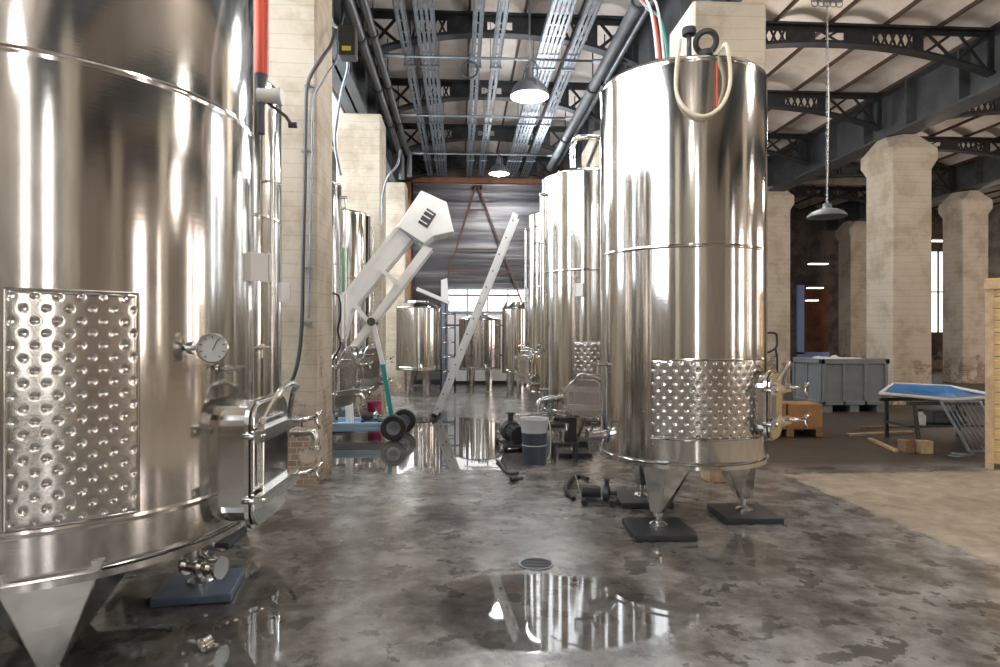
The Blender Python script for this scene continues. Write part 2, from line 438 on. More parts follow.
m = MB(); m.bb(X0, X1, YE+.1, YE+.3, 6.3, ZC+.2); m.bb(X0, -1.4, YE+.1, YE+.3, 0, 6.3); struct(m.build('wall_end_left', DWALL))
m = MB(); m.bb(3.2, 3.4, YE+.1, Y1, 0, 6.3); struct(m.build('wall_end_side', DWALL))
a = at(405, 335, YE-.1).x; b_ = at(411, 335, YE-.1).x
m = MB(); m.bb(a, b_, YE-.16, YE-.04, 0, 6.22); m.bb(a, 3.2, YE-.16, YE-.04, 6.12, 6.27); struct(m.build('trim_1', BROWN))
# bright low opening in the end wall
a = at(447, 288, YE-.1); b_ = at(528, 340, YE-.1)
G_END = emit('daylight_end', (1,.98,.96), 2.4)
m = MB(); m.bb(a.x, b_.x, YE-.10, YE-.05, .1, a.z-.75); m2 = m.build('door_1', WHITE, bevel=.01); struct(m2)
f = MB(); f.bb(a.x+.05, b_.x-.05, YE-.11, YE-.06, a.z-.7, a.z-.05); f.build('door_glass', G_END, m2)
f = MB()
for zz in (a.z-.75, a.z-.02): f.bb(a.x-.03, b_.x+.03, YE-.14, YE-.05, zz-.03, zz+.03)
for k in range(5):
    q = a.x+(b_.x-a.x)*k/4; f.bb(q-.02, q+.02, YE-.13, YE-.05, .1, a.z)
f.build('door_frame', GALV, m2)
# blue framed doorway in the far wall
a = at(797, 285, Y1-.2); b_ = at(829, 352, Y1-.2)
m = MB(); m.bb(a.x+.2, b_.x, Y1-.17, Y1-.13, b_.z, a.z); o = struct(m.build('door_2', plain('rusty_door', (.16,.06,.03), .7, 0, 2, .5)))
f = MB(); f.bb(a.x, a.x+.3, Y1-.25, Y1-.13, b_.z-.1, a.z); f.bb(a.x, b_.x, Y1-.25, Y1-.13, b_.z-.2, b_.z); f.build('door_frame', plain('blue_frame_paint', (.35,.48,.85), .4), o)

# ---------------------------------------------------------------- roof trusses
def truss(x0, x1, y, label, zs=6.08, zp=6.53, zt=6.86, rod=True, side=1):
    t = thing('roof_truss', label, 'roof truss', ((x0+x1)/2, y, zs), 0, 'lattice roof trusses')
    W = x1-x0; cx = (x0+x1)/2
    def low(x):
        u = (x-cx)/(W/2); return (zp-zs)*(1-abs(u)**2.2)
    top = zt-zs
    lx = lambda x: x-cx
    m = MB(); m.box((0, 0, top-.02), (W, .2, .04)); m.box((0, 0, top-.07), (W, .03, .1)); m.build('top_chord', IRON, t)
    m = MB(); n = 20
    for i in range(n):
        a = x0+W*i/n; b = x0+W*(i+1)/n
        m.bar((lx(a), 0, low(a)), (lx(b), 0, low(b)), .2, .035); m.bar((lx(a), 0, low(a)+.04), (lx(b), 0, low(b)+.04), .03, .07)
    m.build('bottom_chord', IRON, t)
    pw = .17; wide = W > 5; e = W*(.215 if wide else .145); e2 = W*(.37 if wide else .31)
    seg = W*.10; mid = seg*.45
    for s in (-1, 1):                            # plates at the posts, then the solid webs
        for q, ww in ((W/2-.02, .10), (W/2-e-pw/2, pw)):
            x = s*q; zl = low(cx+x); m = MB(); m.box((x, 0, (zl+top)/2), (ww, .05, top-zl)); m.build('web_plate', IRON, t)
        p, q = s*mid, s*(W/2-e2); m = MB()
        m.hexa([(p, -.02, low(cx+p)), (q, -.02, low(cx+q)), (q, .02, low(cx+q)), (p, .02, low(cx+p))], [(p, -.02, top), (q, -.02, top), (q, .02, top), (p, .02, top)])
        m.build('web_plate', IRON, t)
        xa = W/2-.06; xb = W/2-e; kk = 2 if wide else 1
        for i in range(kk):
            p, q = xa-(xa-xb)*i/kk, xa-(xa-xb)*(i+1)/kk; m = MB()
            m.bar((s*p, -.01, low(cx+p)), (s*q, -.01, top-.03), .025, .05); m.bar((s*p, .01, top-.03), (s*q, .01, low(cx+q)), .025, .05); m.build('cross_brace', IRON, t)
        xb -= pw; k = 5 if wide else 4; st = (xb-(W/2-e2))/k; m = MB()
        for i in range(k):
            p, q = xb-i*st, xb-(i+1)*st
            m.bar((s*p, -.008, low(cx+p)), (s*q, -.008, top-.04), .02, .035); m.bar((s*p, .008, top-.04), (s*q, .008, low(cx+q)), .02, .035)
        m.build('lattice', IRON, t)
    m = MB(); m.bar((-mid, -.008, low(cx)), (mid, -.008, top-.04), .02, .035); m.bar((-mid, .008, top-.04), (mid, .008, low(cx)), .02, .035); m.build('cross_brace', IRON, t)
    if rod:
        m = MB(); m.tube([(-W/2+.05, 0, .05), (W/2-.05, 0, .05)], .022, 8); m.tube([(-W/2+.15, 0, .05), (-W/2+.75, 0, .05)], .04, 8); m.tube([(W/2-.75, 0, .05), (W/2-.3, 0, .05)], .035, 8)
        m.build('tie_rod', GALV, t)
    return t
ORD = ['first', 'second', 'third', 'fourth', 'fifth']
for i, y in enumerate((10.7, 13.55, 16.4, 19.2)):
    truss(-1.66, 2.99, y, ORD[i]+' black lattice truss from the front above the tank aisle', rod=i < 3)
for i, y in enumerate((10.7, 13.7, 16.6, 19.5, 22.4)):
    truss(3.42, 9.34, y, ORD[i]+' black arched truss from the front between right tank and big pillar', rod=False)
for i, y in enumerate((13.7, 16.6, 19.5, 22.4)):
    truss(9.86, 15.68, y, ORD[i]+' dark arched truss from the front right of the big pillar', rod=False)

# ---------------------------------------------------------------- cable trays under the roof
def tray(px0, px1, label, z=6.2, y0=7.0, y1=19.0):
    k = (z-EYE)*F/335.0
    xs = []
    for px in (px0, px1):
        l = (px-500)/F; xs.append((l*CY+SY)*k)
    x0, x1 = min(xs), max(xs); w = max(.1, x1-x0); xc = (x0+x1)/2
    t = thing('cable_tray', label, 'cable tray', (xc, y0, z), 0, 'galvanised cable trays')
    m = MB(); Ln = y1-y0
    nst = max(2, int(w/.06))
    for i in range(nst):
        xx = -w/2+w*(i+.5)/nst; m.box((xx, Ln/2, 0), (w/nst*.62, Ln, .006))
    k = int(Ln/.35)
    for i in range(k): m.box((0, (i+.5)*Ln/k, .006), (w, .05, .006))
    m.build('tray_bottom', GALV, t)
    for s in (-1, 1):
        m = MB(); m.box((s*w/2, Ln/2, .045), (.008, Ln, .1)); m.box((s*(w/2-.01), Ln/2, .095), (.02, Ln, .006)); m.build('tray_side', GALV, t)
    for i in range(4):
        yy = (i+.4)*Ln/4
        m = MB()
        for s in (-1, 1): m.bar((s*(w/2+.012), yy, -.01), (s*(w/2+.012), yy, ZC-z+.05), .012, .012)
        m.box((0, yy, -.018), (w+.06, .04, .02)); m.build('hanger', GALV, t)
tray(392, 403, 'leftmost narrow galvanised cable tray below the aisle trusses')
tray(412, 433, 'wide galvanised cable tray, second from left below the aisle trusses')
tray(474, 485, 'narrow cable tray just left of the aisle centre')
tray(499, 510, 'narrow cable tray right of the aisle centre')
tray(553, 578, 'wide cable tray right of the dome lamp')
tray(589, 603, 'cable tray nearest the right-hand tanks')

# ---------------------------------------------------------------- tanks
def steel_leg(m, r, a, zt, zb, wt, wb, dep):
    # folded plate leg: flat outer face, two sides swept back to the shell
    rot = Matrix.Rotation(a, 3, 'Z')
    top = [(r+.04, -wt*.26, zt), (r+.04, wt*.26, zt), (r-dep, wt*.62, zt), (r-dep, -wt*.62, zt)]
    bot = [(r+.02, -wb*.4, zb), (r+.02, wb*.4, zb), (r-.1, wb*.5, zb), (r-.1, -wb*.5, zb)]
    m.hexa([rot @ Vector(p) for p in bot], [rot @ Vector(p) for p in top])

def dimple(t, R, a0, a1, z0, z1, dc=.08, dr=.10, res=6, name='cooling_jacket'):
    m = MB(); Wd = (a1-a0)*R; H = z1-z0
    nc = max(3, round(Wd/(dc/2))); nr = max(3, round(H/(dr/2)))
    dx = Wd/nc; dz = H/nr
    def fn(u, v):
        x = u*Wd; z = v*H
        edge = min(x, Wd-x, z, H-z)
        e = min(1, edge/.018)
        i = round(x/dx-.5)
        best = 9
        for ii in (i-1, i, i+1):
            for jj in range(int(z/dz)-1, int(z/dz)+3):
                if (ii+jj) % 2: continue
                cx_, cz_ = (ii+.5)*dx, (jj+.5)*dz
                if cx_ < 0 or cx_ > Wd or cz_ < 0 or cz_ > H: continue
                d = math.hypot(x-cx_, z-cz_)
                if d < best: best = d
        h = .0075*(1-math.exp(-(best/.0098)**2))
        a = a0+u*(a1-a0); q = R+.002+e*h
        return (q*math.cos(a), q*math.sin(a), z0+z)
    m.grid(fn, nc*res, nr*res)
    o = m.build(name, JACKET, t, sharp=180)
    b = MB(); n = 24                             # welded seam round the jacket
    for zz in (z0, z1): b.tube([((R+.004)*math.cos(a0+(a1-a0)*i/n), (R+.004)*math.sin(a0+(a1-a0)*i/n), zz) for i in range(n+1)], .006, 6)
    for aa in (a0, a1): b.tube([((R+.004)*math.cos(aa), (R+.004)*math.sin(aa), z0), ((R+.004)*math.cos(aa), (R+.004)*math.sin(aa), z1)], .006, 6)
    b.build('jacket_seam', STEEL, o)
    return o

def frame_at(R, a, z):
    rot = Matrix.Rotation(a, 4, 'Z'); return Matrix.Translation((R*math.cos(a), R*math.sin(a), z)) @ rot
def xf(mb, M):
    for v in mb.bm.verts: v.co = M @ v.co

def rrect(hw, hh, r, n=5):
    out = []
    for sx, sy, a0 in ((1,1,0),(-1,1,PI/2),(-1,-1,PI),(1,-1,1.5*PI)):
        for k in range(n+1):
            a = a0+PI/2*k/n; out.append((sx*(hw-r)+r*math.cos(a), sy*(hh-r)+r*math.sin(a)))
    return out
def manway(t, R, a, z, w=.46, h=.62, out=.13):
    M = frame_at(R, a, z)
    pl = rrect(w/2, h/2, .09)
    m = MB(); m.hexa([(-.09, y, q) for y, q in pl], [(out, y, q) for y, q in pl]); xf(m, M); neck = m.build('manway_neck', STEEL2, t)
    pl2 = rrect(w/2+.035, h/2+.035, .11)
    m = MB(); m.hexa([(out-.02, y, q) for y, q in pl2], [(out, y, q) for y, q in pl2]); xf(m, M); m.build('neck_flange', FIT, neck)
    pl3 = rrect(w/2+.02, h/2+.02, .10); pl4 = rrect(w/2-.06, h/2-.06, .07)
    m = MB(); m.hexa([(out+.003, y, q) for y, q in pl3], [(out+.025, y, q) for y, q in pl3]); m.hexa([(out+.02, y, q) for y, q in pl4], [(out+.045, y, q) for y, q in pl4]); xf(m, M)
    d = m.build('manway_door', STEEL2, t, bevel=.006)
    for zz in (h*.27, -h*.27):                   # clamp bars with threaded T handles
        m = MB(); m.box((out+.06, 0, zz), (.03, w+.16, .06)); m.tube([(out-.03, w/2+.07, zz), (out+.12, w/2+.07, zz)], .012, 8)
        m.tube([(out-.02, -w/2-.06, zz), (out+.09, -w/2-.06, zz)], .014, 8)
        xf(m, M); cb = m.build('clamp_bar', FIT, t)
        m = MB(); m.tube([(out+.06, w/2+.05, zz), (out+.14, w/2+.17, zz)], .013, 8)
        c = Vector((out+.14, w/2+.17, zz))
        for k in range(3):
            q = 2*PI*k/3+.5; m.tube([c, c+Vector((.03, .07*math.cos(q), .07*math.sin(q)))], .009, 6)
        xf(m, M); m.build('clamp_handle', FIT, cb)
    m = MB(); m.tube(smooth_path([(out+.05, -w/2+.06, h/2-.05), (out+.10, -w/2+.1, h/2+.06), (out+.11, 0, h/2+.10), (out+.10, w/2-.06, h/2+.07), (out+.03, w/2+.07, h/2-.02), (out-.05, w/2+.08, -h/2)]), .015, 8)
    xf(m, M); m.build('swing_arm', FIT, t)

def valve(t, R, a, z, L_=.2, down=True, r=.032, name='outlet_valve'):
    M = frame_at(R, a, z)
    m = MB(); m.tube([(-.03,0,0),(L_,0,0)], r, 12)
    for q in (.05, L_*.6, L_): m.tube([(q-.008,0,0),(q+.008,0,0)], r*1.55, 14)
    m.tube([(L_,0,0),(L_+.09,0,0)], r*1.35, 12)
    if down: m.tube(smooth_path([(L_+.08,0,0),(L_+.13,0,-.01),(L_+.15,0,-.06),(L_+.15,0,-.13)]), r, 10); m.tube([(L_+.15,0,-.12),(L_+.15,0,-.145)], r*1.5, 12)
    xf(m, M); o = m.build(name, FIT, t)
    m = MB(); m.tube([(L_+.045,0,r),(L_+.045,0,r+.06)], .008, 6); m.bar((L_+.045, -.01, r+.06), (L_+.05, .14, r+.075), .022, .008); xf(m, M); m.build('valve_lever', DARKFIT, o)
    return o
def sampler(t, R, a, z):
    M = frame_at(R, a, z)
    m = MB(); m.tube([(-.02,0,0),(.09,0,0)], .011, 8); m.tube([(.06,0,.0),(.06,0,-.07)], .009, 8); m.tube([(.02,0,0),(.035,0,0)], .022, 10); m.bar((.08,-.05,.012),(.08,.05,.012), .012, .012); xf(m, M); m.build('sample_tap', FIT, t)
def gauge(t, R, a, z, turn=0, r=.062, out=.13):
    M = frame_at(R, a, z)
    m = MB(); m.tube([(-.02,0,0),(out,0,0)], .013, 8); m.tube([(.0,0,0),(.02,0,0)], .03, 12)
    xf(m, M); o = m.build('thermometer', FIT, t)
    M2 = M @ Matrix.Translation((out, 0, 0)) @ Matrix.Rotation(turn, 4, 'Z')
    m = MB(); m.lathe([(0,-.03),(r*.9,-.03),(r,-.02),(r*1.05,.012),(r*.96,.018),(r*.93,.008)], seg=28, axis=(1,0,0)); xf(m, M2); m.build('gauge_case', FIT, o)
    m = MB(); m.lathe([(0,.008),(r*.93,.008)], seg=28, axis=(1,0,0)); xf(m, M2); m.build('gauge_dial', plain('dial', (.42,.42,.40), .25), o)
    m = MB(); m.bar((.011, 0, -.01), (.011, r*.35, r*.6), .004, .003, (1,0,0))
    for k in range(9):
        q = -.8*PI+1.6*PI*k/8; m.bar((.010, r*.66*math.sin(q), r*.66*math.cos(q)), (.010, r*.85*math.sin(q), r*.85*math.cos(q)), .004, .002, (1,0,0))
    xf(m, M2); m.build('gauge_needle', BLACK, o)
def plate(t, R, a, z, w=.16, h=.16, stand=.03, tilt=0):
    M = frame_at(R, a, z) @ Matrix.Rotation(tilt, 4, 'Z')
    m = MB(); m.box((stand, 0, 0), (.008, w, h)); m.box((stand+.005, 0, -h/2+.006), (.014, w, .012)); m.box((stand+.005, -w/2+.006, 0), (.014, .012, h)); m.box((stand+.005, w/2-.006, 0), (.014, .012, h)); m.box((stand/2, 0, .0), (stand, .03, .03)); xf(m, M)
    m.build('label_holder', LABELM, t)
def leveltube(t, R, a, z0, z1):
    M = frame_at(R, a, 0)
    m = MB(); m.tube([(.05,0,z0),(.05,0,z1)], .016, 10)
    for zz in (z0, z1): m.tube([(-.02,0,zz),(.07,0,zz)], .02, 10)
    n = int((z1-z0)/.8)
    for i in range(1, n+1): m.box((.03, 0, z0+(z1-z0)*i/(n+1)), (.06, .05, .012))
    xf(m, M); m.build('level_tube', FIT, t)

def tank(label, c, R, zb, zt, legs, leg_r, leg_w=.42, leg_dep=.3, foot=True, cone=.09, rz=0, kind='wine_tank', padh=.05, seam=(), group='steel wine tanks', mat=None, seg=96):
    t = thing(kind, label, 'tank', (c[0], c[1], 0), rz, group)
    mat = mat or STEEL
    m = MB()
    pr = [(0, zb-.02+.10), (R*.5, zb+.0+.03), (R-.03, zb-.0), (R-.006, zb+.006), (R, zb+.02), (R, zb+.03)]
    for s_ in seam: pr += [(R, s_-.018), (R, s_-.010), (R+.003, s_-.004), (R+.003, s_+.004), (R, s_+.010), (R, s_+.018)]
    pr += [(R, zt-.045), (R, zt-.03), (R+.004, zt-.02), (R-.004, zt), (R-.03, zt+.012)]
    m.lathe(pr, seg=seg); m.build('shell', mat, t, sharp=50)
    m = MB(); m.lathe([(R-.02, zt+.01), (.26, zt+cone), (.26, zt+cone+.03), (.24, zt+cone+.04), (0, zt+cone+.04)], seg=48); m.build('top_cone', STEEL2, t)
    m = MB(); m.lathe([(R-.012, zb-.03), (R+.012, zb-.03), (R+.012, zb+.0), (R-.012, zb)], seg=seg); m.build('bottom_rim', STEEL2, t)
    LR = leg_r if isinstance(leg_r, tuple) else (leg_r,)*len(legs)
    for a, leg_r in zip(legs, LR):
        m = MB(); steel_leg(m, leg_r, a, zb+.05, padh+.11, leg_w, .10, leg_dep)
        lg = m.build('leg', STEEL2, t, bevel=.006)
        if foot:
            rot = Vector(((leg_r-.04)*math.cos(a), (leg_r-.04)*math.sin(a), 0))
            m = MB(); m.lathe([(0, padh+.002), (.07, padh+.002), (.07, padh+.016), (.05, padh+.03), (.022, padh+.035), (.022, padh+.075), (.04, padh+.08), (.04, padh+.105), (.02, padh+.11), (.02, padh+.13), (0, padh+.13)], rot, 20)
            m.build('foot', FIT, lg)
    return t
def pad(c, label, s=.5, rz=0, mat=None, h=.05):
    m = MB(); m.box((0, 0, h/2+.001), (s, s, h-.002)); o = m.build('foot_pad', mat or PAD, loc=(c[0], c[1], 0), bevel=.008); o.rotation_euler.z = rz
    tag(o, label, 'pad', 'pads under tank feet'); return o
def onring(c, r, a): return (c[0]+r*math.cos(a), c[1]+r*math.sin(a))
rad = math.radians

# --- big left tank
C1 = (-2.13, 3.515); R1 = .98
t = tank('very large brushed steel tank nearest the camera, with dimpled jacket and clamped door', C1, R1, .52, 3.5, [rad(-60), rad(29), rad(120), rad(209)], (.93, .74, .74, .74), .74, .42, seam=(.715, 2.62), seg=128)
va = math.atan2(-C1[1], -C1[0])
dimple(t, R1, va-rad(9.5), va+rad(17.5), .735, 1.68, .076, .098, 9)
manway(t, R1, rad(-2), .85, .50, .58, .13)
gp = Vector((-1.134, 3.1, 1.44))
gauge(t, R1, rad(-26), 1.44, rad(-45), .066, .12)
plate(t, R1, rad(10), 1.88, .16, .16, .05, rad(-60))
m = MB(); v0 = Vector((.70*R1*math.cos(rad(8)), .70*R1*math.sin(rad(8)), 0)); dv = Vector((.93, -.36, 0))
m.tube([v0+Vector((0,0,.58)), v0+Vector((0,0,.23))], .036, 12); m.tube([v0+Vector((0,0,.42)), v0+Vector((0,0,.44))], .06, 14)
m.tube([v0-dv*.06+Vector((0,0,.24)), v0+dv*.17+Vector((0,0,.24))], .042, 14)
for q_ in (-.06, .04, .10, .16): m.tube([v0+dv*q_+Vector((0,0,.24)), v0+dv*(q_+.016)+Vector((0,0,.24))], .06, 14)
vv = m.build('drain_valve', FIT, t)
m = MB(); m.tube([v0+dv*.07+Vector((0,0,.28)), v0+dv*.07+Vector((0,0,.33))], .012, 8); m.bar(v0+dv*.05+Vector((0,0,.335)), v0+dv*.20+Vector((0,-.03,.35)), .026, .008); m.build('valve_lever', FIT, vv)
sampler(t, R1, rad(-14), 1.33)
p = onring(C1, .70, rad(29)); pad(p, 'blue-grey pad under the right foot of the biggest tank', .42, rad(8), PADB)
p = onring(C1, .89, rad(-60)); pad(p, 'dark pad under the front leg of the biggest tank', .3, rad(8), PAD)
for a in (120, 209): pad(onring(C1, .70, rad(a)), 'pad hidden under the back of the biggest tank', .42)
# --- second left tank
C2 = (-2.06, 5.20); R2 = .62
t = tank('steel tank squeezed between the biggest tank and the first pillar', C2, R2, .55, 3.45, [rad(-60), rad(60), rad(180)], .5, seam=(2.4,))
gauge(t, R2, rad(-42), 1.05, rad(-30), .05, .09); plate(t, R2, rad(16), 1.85, .13, .16, .04, rad(-60)); leveltube(t, R2, rad(-20), .8, 3.3)
sampler(t, R2, rad(-30), 1.4); valve(t, R2, rad(5), .72, .12)
for a in (-60, 60, 180): pad(onring(C2, .5, rad(a)), 'dark pad under the tank beside the first pillar', .4)
# --- left tanks behind the pillar
C3 = (-2.2, 8.4); C4 = (-2.13, 10.62)
t = tank('steel tank just behind the first pillar on the left', C3, .66, .55, 3.45, [rad(-60), rad(60), rad(180)], .54, seam=(2.4,))
manway(t, .66, rad(-20), .95); leveltube(t, .66, rad(8), .8, 3.3); valve(t, .66, rad(10), .72, .12)
for a in (-60, 60, 180): pad(onring(C3, .5, rad(a)), 'dark pad under the tank behind the first pillar', .4)
t = tank('steel tank with green sticker beyond the conveyor, before the second pillar', C4, .66, .55, 3.45, [rad(-60), rad(60), rad(180)], .54, seam=(2.4,))
manway(t, .66, rad(-30), .95); leveltube(t, .66, rad(20), .8, 3.3); valve(t, .66, rad(0), .72, .12)
m = MB()
m.grid(lambda u, v: (.663*math.cos(rad(-66+12*u)), .663*math.sin(rad(-66+12*u)), 1.9+.95*v), 6, 2); m.build('reflection', GREENM, t)  # green reflection painted on the shell as a thin curved patch
for a in (-60, 60, 180): pad(onring(C4, .5, rad(a)), 'dark pad under the tank with the green sticker', .4)

# --- right row
CA = (1.824, 5.19); CB = (1.72, 8.35); CC = (1.82, 10.9); RA = .66
t = tank('large steel tank with dimpled jacket standing in front of the right pillar', CA, RA, .546, 3.53, [rad(-128), rad(-4), rad(112)], .56, .40, .3, seam=(2.15,), seg=128)
va = math.atan2(-CA[1], -CA[0])
dimple(t, RA, va-rad(19), va+rad(64), .735, 1.32, .08, .098, 8)
manway(t, RA, rad(-43), .97, .26, .46, .07); sampler(t, RA, va-rad(64), 1.26)
valve(t, RA, va-rad(64), .69, .06, False, .042)
for i, a in enumerate((-128, -4, 112)):
    pad(onring(CA, .52, rad(a)), ('black rubber pad under the front foot of the large right tank', 'black rubber pad under the right foot of the large right tank', 'dark pad under the back foot of the large right tank')[i], .46, rad(-2))
t = tank('second steel tank of the right row, glaring bright, behind the large one', CB, RA, .55, 3.53, [rad(-128), rad(-4), rad(112)], .54, .26, .2, seam=(2.3,))
vb = math.atan2(-CB[1], -CB[0]); dimple(t, RA, vb-rad(18), vb+rad(40), 1.02, 1.42, .08, .098, 5)
manway(t, RA, vb-rad(6), .74, .34, .40, .1); leveltube(t, RA, vb-rad(62), .8, 3.3); valve(t, RA, vb-rad(42), .70, .14); sampler(t, RA, vb-rad(70), 1.3)
plate(t, RA, vb-rad(10), 2.05, .14, .16, .04, rad(-30))
for a in (-128, -4, 112): pad(onring(CB, .5, rad(a)), 'dark pad under the second tank of the right row', .42)
t = tank('third steel tank of the right row, farthest, with the white ladder against it', CC, RA, .55, 3.53, [rad(-128), rad(-4), rad(112)], .54, seam=(2.3,))
vc = math.atan2(-CC[1], -CC[0]); manway(t, RA, vc-rad(55), .98, .40, .5); valve(t, RA, vc-rad(40), .70, .14); leveltube(t, RA, vc-rad(75), .8, 3.3)
for a in (-128, -4, 112): pad(onring(CC, .5, rad(a)), 'dark pad under the third tank of the right row', .42)

# --- small tanks at the end of the aisle
def small(pxl, pxr, ytop, ybot, Y, label, ladder=False):
    c = at((pxl+pxr)/2, 335, Y); R = abs(at(pxr, 335, Y).x-at(pxl, 335, Y).x)/2
    zt = at(0, ytop, Y-R).z; zb = at(0, ybot, Y-R).z
    t = tank(label, (c.x, Y), R, zb, zt, [rad(-125), rad(-55), rad(55), rad(125)], R*.8, .16, .1, False, .12, group='small steel tanks at the aisle end', padh=-.11, seg=64)
    valve(t, R, rad(-80), zb+.12, .08, True, .025); sampler(t, R, rad(-110), zb+.5)
    m = MB(); m.torus((0, 0, zt-.02), (0,0,1), R+.005, .018, 64, 6); m.torus((0, 0, zb+.05), (0,0,1), R+.005, .014, 64, 6); m.build('hoop', STEEL2, t)
    return t, R, zb, zt
t, r, zb, zt = small(396, 440, 305, 371, 16.1, 'small steel tank at the aisle end, left of the leaning ladder')
t, r, zb, zt = small(459, 501, 318, 371, 18.2, 'shorter steel tank in the middle of the aisle end, with dark frame')
m = MB()
for k in range(5): m.bb(r*.55, r*.95, -r*.72, -r*.70, zb+.3+.3*k, zb+.33+.3*k)
m.build('step_rung', FIT, t)
t, r, zb, zt = small(502, 528, 306, 374, 16.6, 'small steel tank at the aisle end beside the right row')
# tubular work platform between the small tanks
a = at(441, 380, 17.6); b_ = at(455, 380, 17.6)
t = thing('work_platform', 'dark tubular platform between the small tanks at the aisle end', 'platform', ((a.x+b_.x)/2, 17.6, 0))
w = (b_.x-a.x)/2
for sx in (-1, 1):
    for sy in (-1, 1):
        m = MB(); m.tube([(sx*w, sy*.25, 0), (sx*w, sy*.25, 2.1)], .022, 6); m.build('leg', DARKFIT, t)
m = MB()
for zz in (.5, .9, 1.3, 1.7, 2.08):
    for sy in (-1, 1):
        m = MB(); m.tube([(-w, sy*.25, zz), (w, sy*.25, zz)], .018, 6); m.build('rail', FIT, t)
m = MB(); m.box((0, 0, .93), (2*w, .5, .03)); m.build('deck', GALV, t)

# ---------------------------------------------------------------- lamps
def point(name, loc, e, r=.12, col=(1,.95,.88)):
    l = bpy.data.lights.new(name, 'POINT'); l.energy = e; l.shadow_soft_size = r; l.color = col
    o = bpy.data.objects.new(name, l); COL.objects.link(o); o.location = loc; return o
def spot(name, loc, target, e, ang, r=.1, col=(1,.95,.88), blend=.3):
    l = bpy.data.lights.new(name, 'SPOT'); l.energy = e; l.spot_size = ang; l.shadow_soft_size = r; l.color = col; l.spot_blend = blend
    o = bpy.data.objects.new(name, l); COL.objects.link(o); o.location = loc
    o.rotation_euler = (Vector(target)-Vector(loc)).to_track_quat('-Z', 'Y').to_euler(); return o
def dome(loc, r, label, ztop, lit=True, chain=False, energy=120, mat=DARKFIT, flat=1.0, group=None):
    t = thing('dome_lamp', label, 'lamp', loc, 0, group)
    m = MB(); h = r*1.05*flat
    m.lathe([(r*.97, .0), (r, 0), (r*.98, h*.12), (r*.82, h*.45), (r*.55, h*.72), (r*.28, h*.86), (r*.22, h*1.0), (r*.2, h*1.35), (0, h*1.38)], seg=36)
    m.lathe([(r*.97, .0), (r*.93, h*.12), (r*.78, h*.42), (r*.5, h*.66), (0, h*.78)], seg=36); m.build('lamp_shade', mat, t)
    if lit:
        m = MB(); m.lathe([(0, -.012), (r*.7, -.008), (r*.94, .004), (r*.94, .02), (0, .02)], seg=36); m.build('lit_diffuser', LAMP_IN, t)
        point('lamp_light', (loc[0], loc[1], loc[2]-.1), energy, r*.6)
    m = MB()
    if chain:
        L_ = ztop-loc[2]-h*1.35; n = int(L_/.052)
        for i in range(n):
            z = h*1.36+.035+L_*(i)/n; m.torus((0, 0, z), (1,0,0) if i % 2 else (0,1,0), .022, .0042, 10, 5)
        m.build('chain', GALV, t)
        m = MB(); m.tube([(.02, .03, h*1.3), (.05, .03, h*1.3+L_*.5), (.02, .03, h*1.35+L_)], .008, 6); m.build('lamp_cord', OFFW, t)
        m = MB(); m.box((0, 0, h*1.36+L_), (.5, .06, .03))
        for k in range(5): m.torus((-.2+.1*k, 0, h*1.3+L_-.03), (0,1,0), .06, .008, 12, 5)
        m.build('hook_rail', GALV, t)
    else:
        m.tube([(0, 0, h*1.3), (0, 0, ztop-loc[2])], .014, 8); m.build('hanging_rod', DARKFIT, t)
        m = MB(); m.torus((0, 0, h*.7), (1, .3, 0), r*1.02, .010, 24, 6); m.build('bracket', DARKFIT, t)
    return t
p = at(529.5, 97, 8.6); dome((p.x, p.y, p.z), .27, 'large dark dome lamp, lit, hanging below the trays in front', 6.2, energy=140)
p = at(499, 174, 16.2); dome((p.x, p.y, p.z), .27, 'smaller looking lit dome lamp far down the aisle', 6.2, energy=120)
p = at(827, 217, 9.9); dome((p.x, p.y, p.z), .30, 'grey unlit dome pendant on a long chain in the right hall', 6.85, lit=False, chain=True, mat=GREYP, flat=.5)
def tubelamp(px, py, Y, w, label):
    p = at(px, py, Y); t = thing('hall_lamp', label, 'lamp', p)
    m = MB(); m.box((0, 0, .05), (w, .22, .07)); m.build('lamp_housing', DARKFIT, t, bevel=.02)
    m = MB(); m.box((0, 0, .0), (w*.95, .2, .04)); m.build('lit_diffuser', LAMP_WARM, t, bevel=.015)
    m = MB()
    for s in (-1, 1): m.tube([(s*w*.4, 0, .08), (s*w*.4, 0, 6.85-p.z)], .008, 6)
    m.build('hanging_wire', DARKFIT, t)
tubelamp(940, 241, 20.6, .75, 'lit flat lamp glowing pink-white between the big pillar and the brick-footed pillar')
tubelamp(818, 264, 23.4, .75, 'upper of the three lit strip lamps far back in the hall')
tubelamp(815, 288, 24.6, .65, 'middle one of the three lit strip lamps far back in the hall')
tubelamp(812, 300.5, 25.6, .5, 'lowest of the three lit strip lamps far back in the hall')

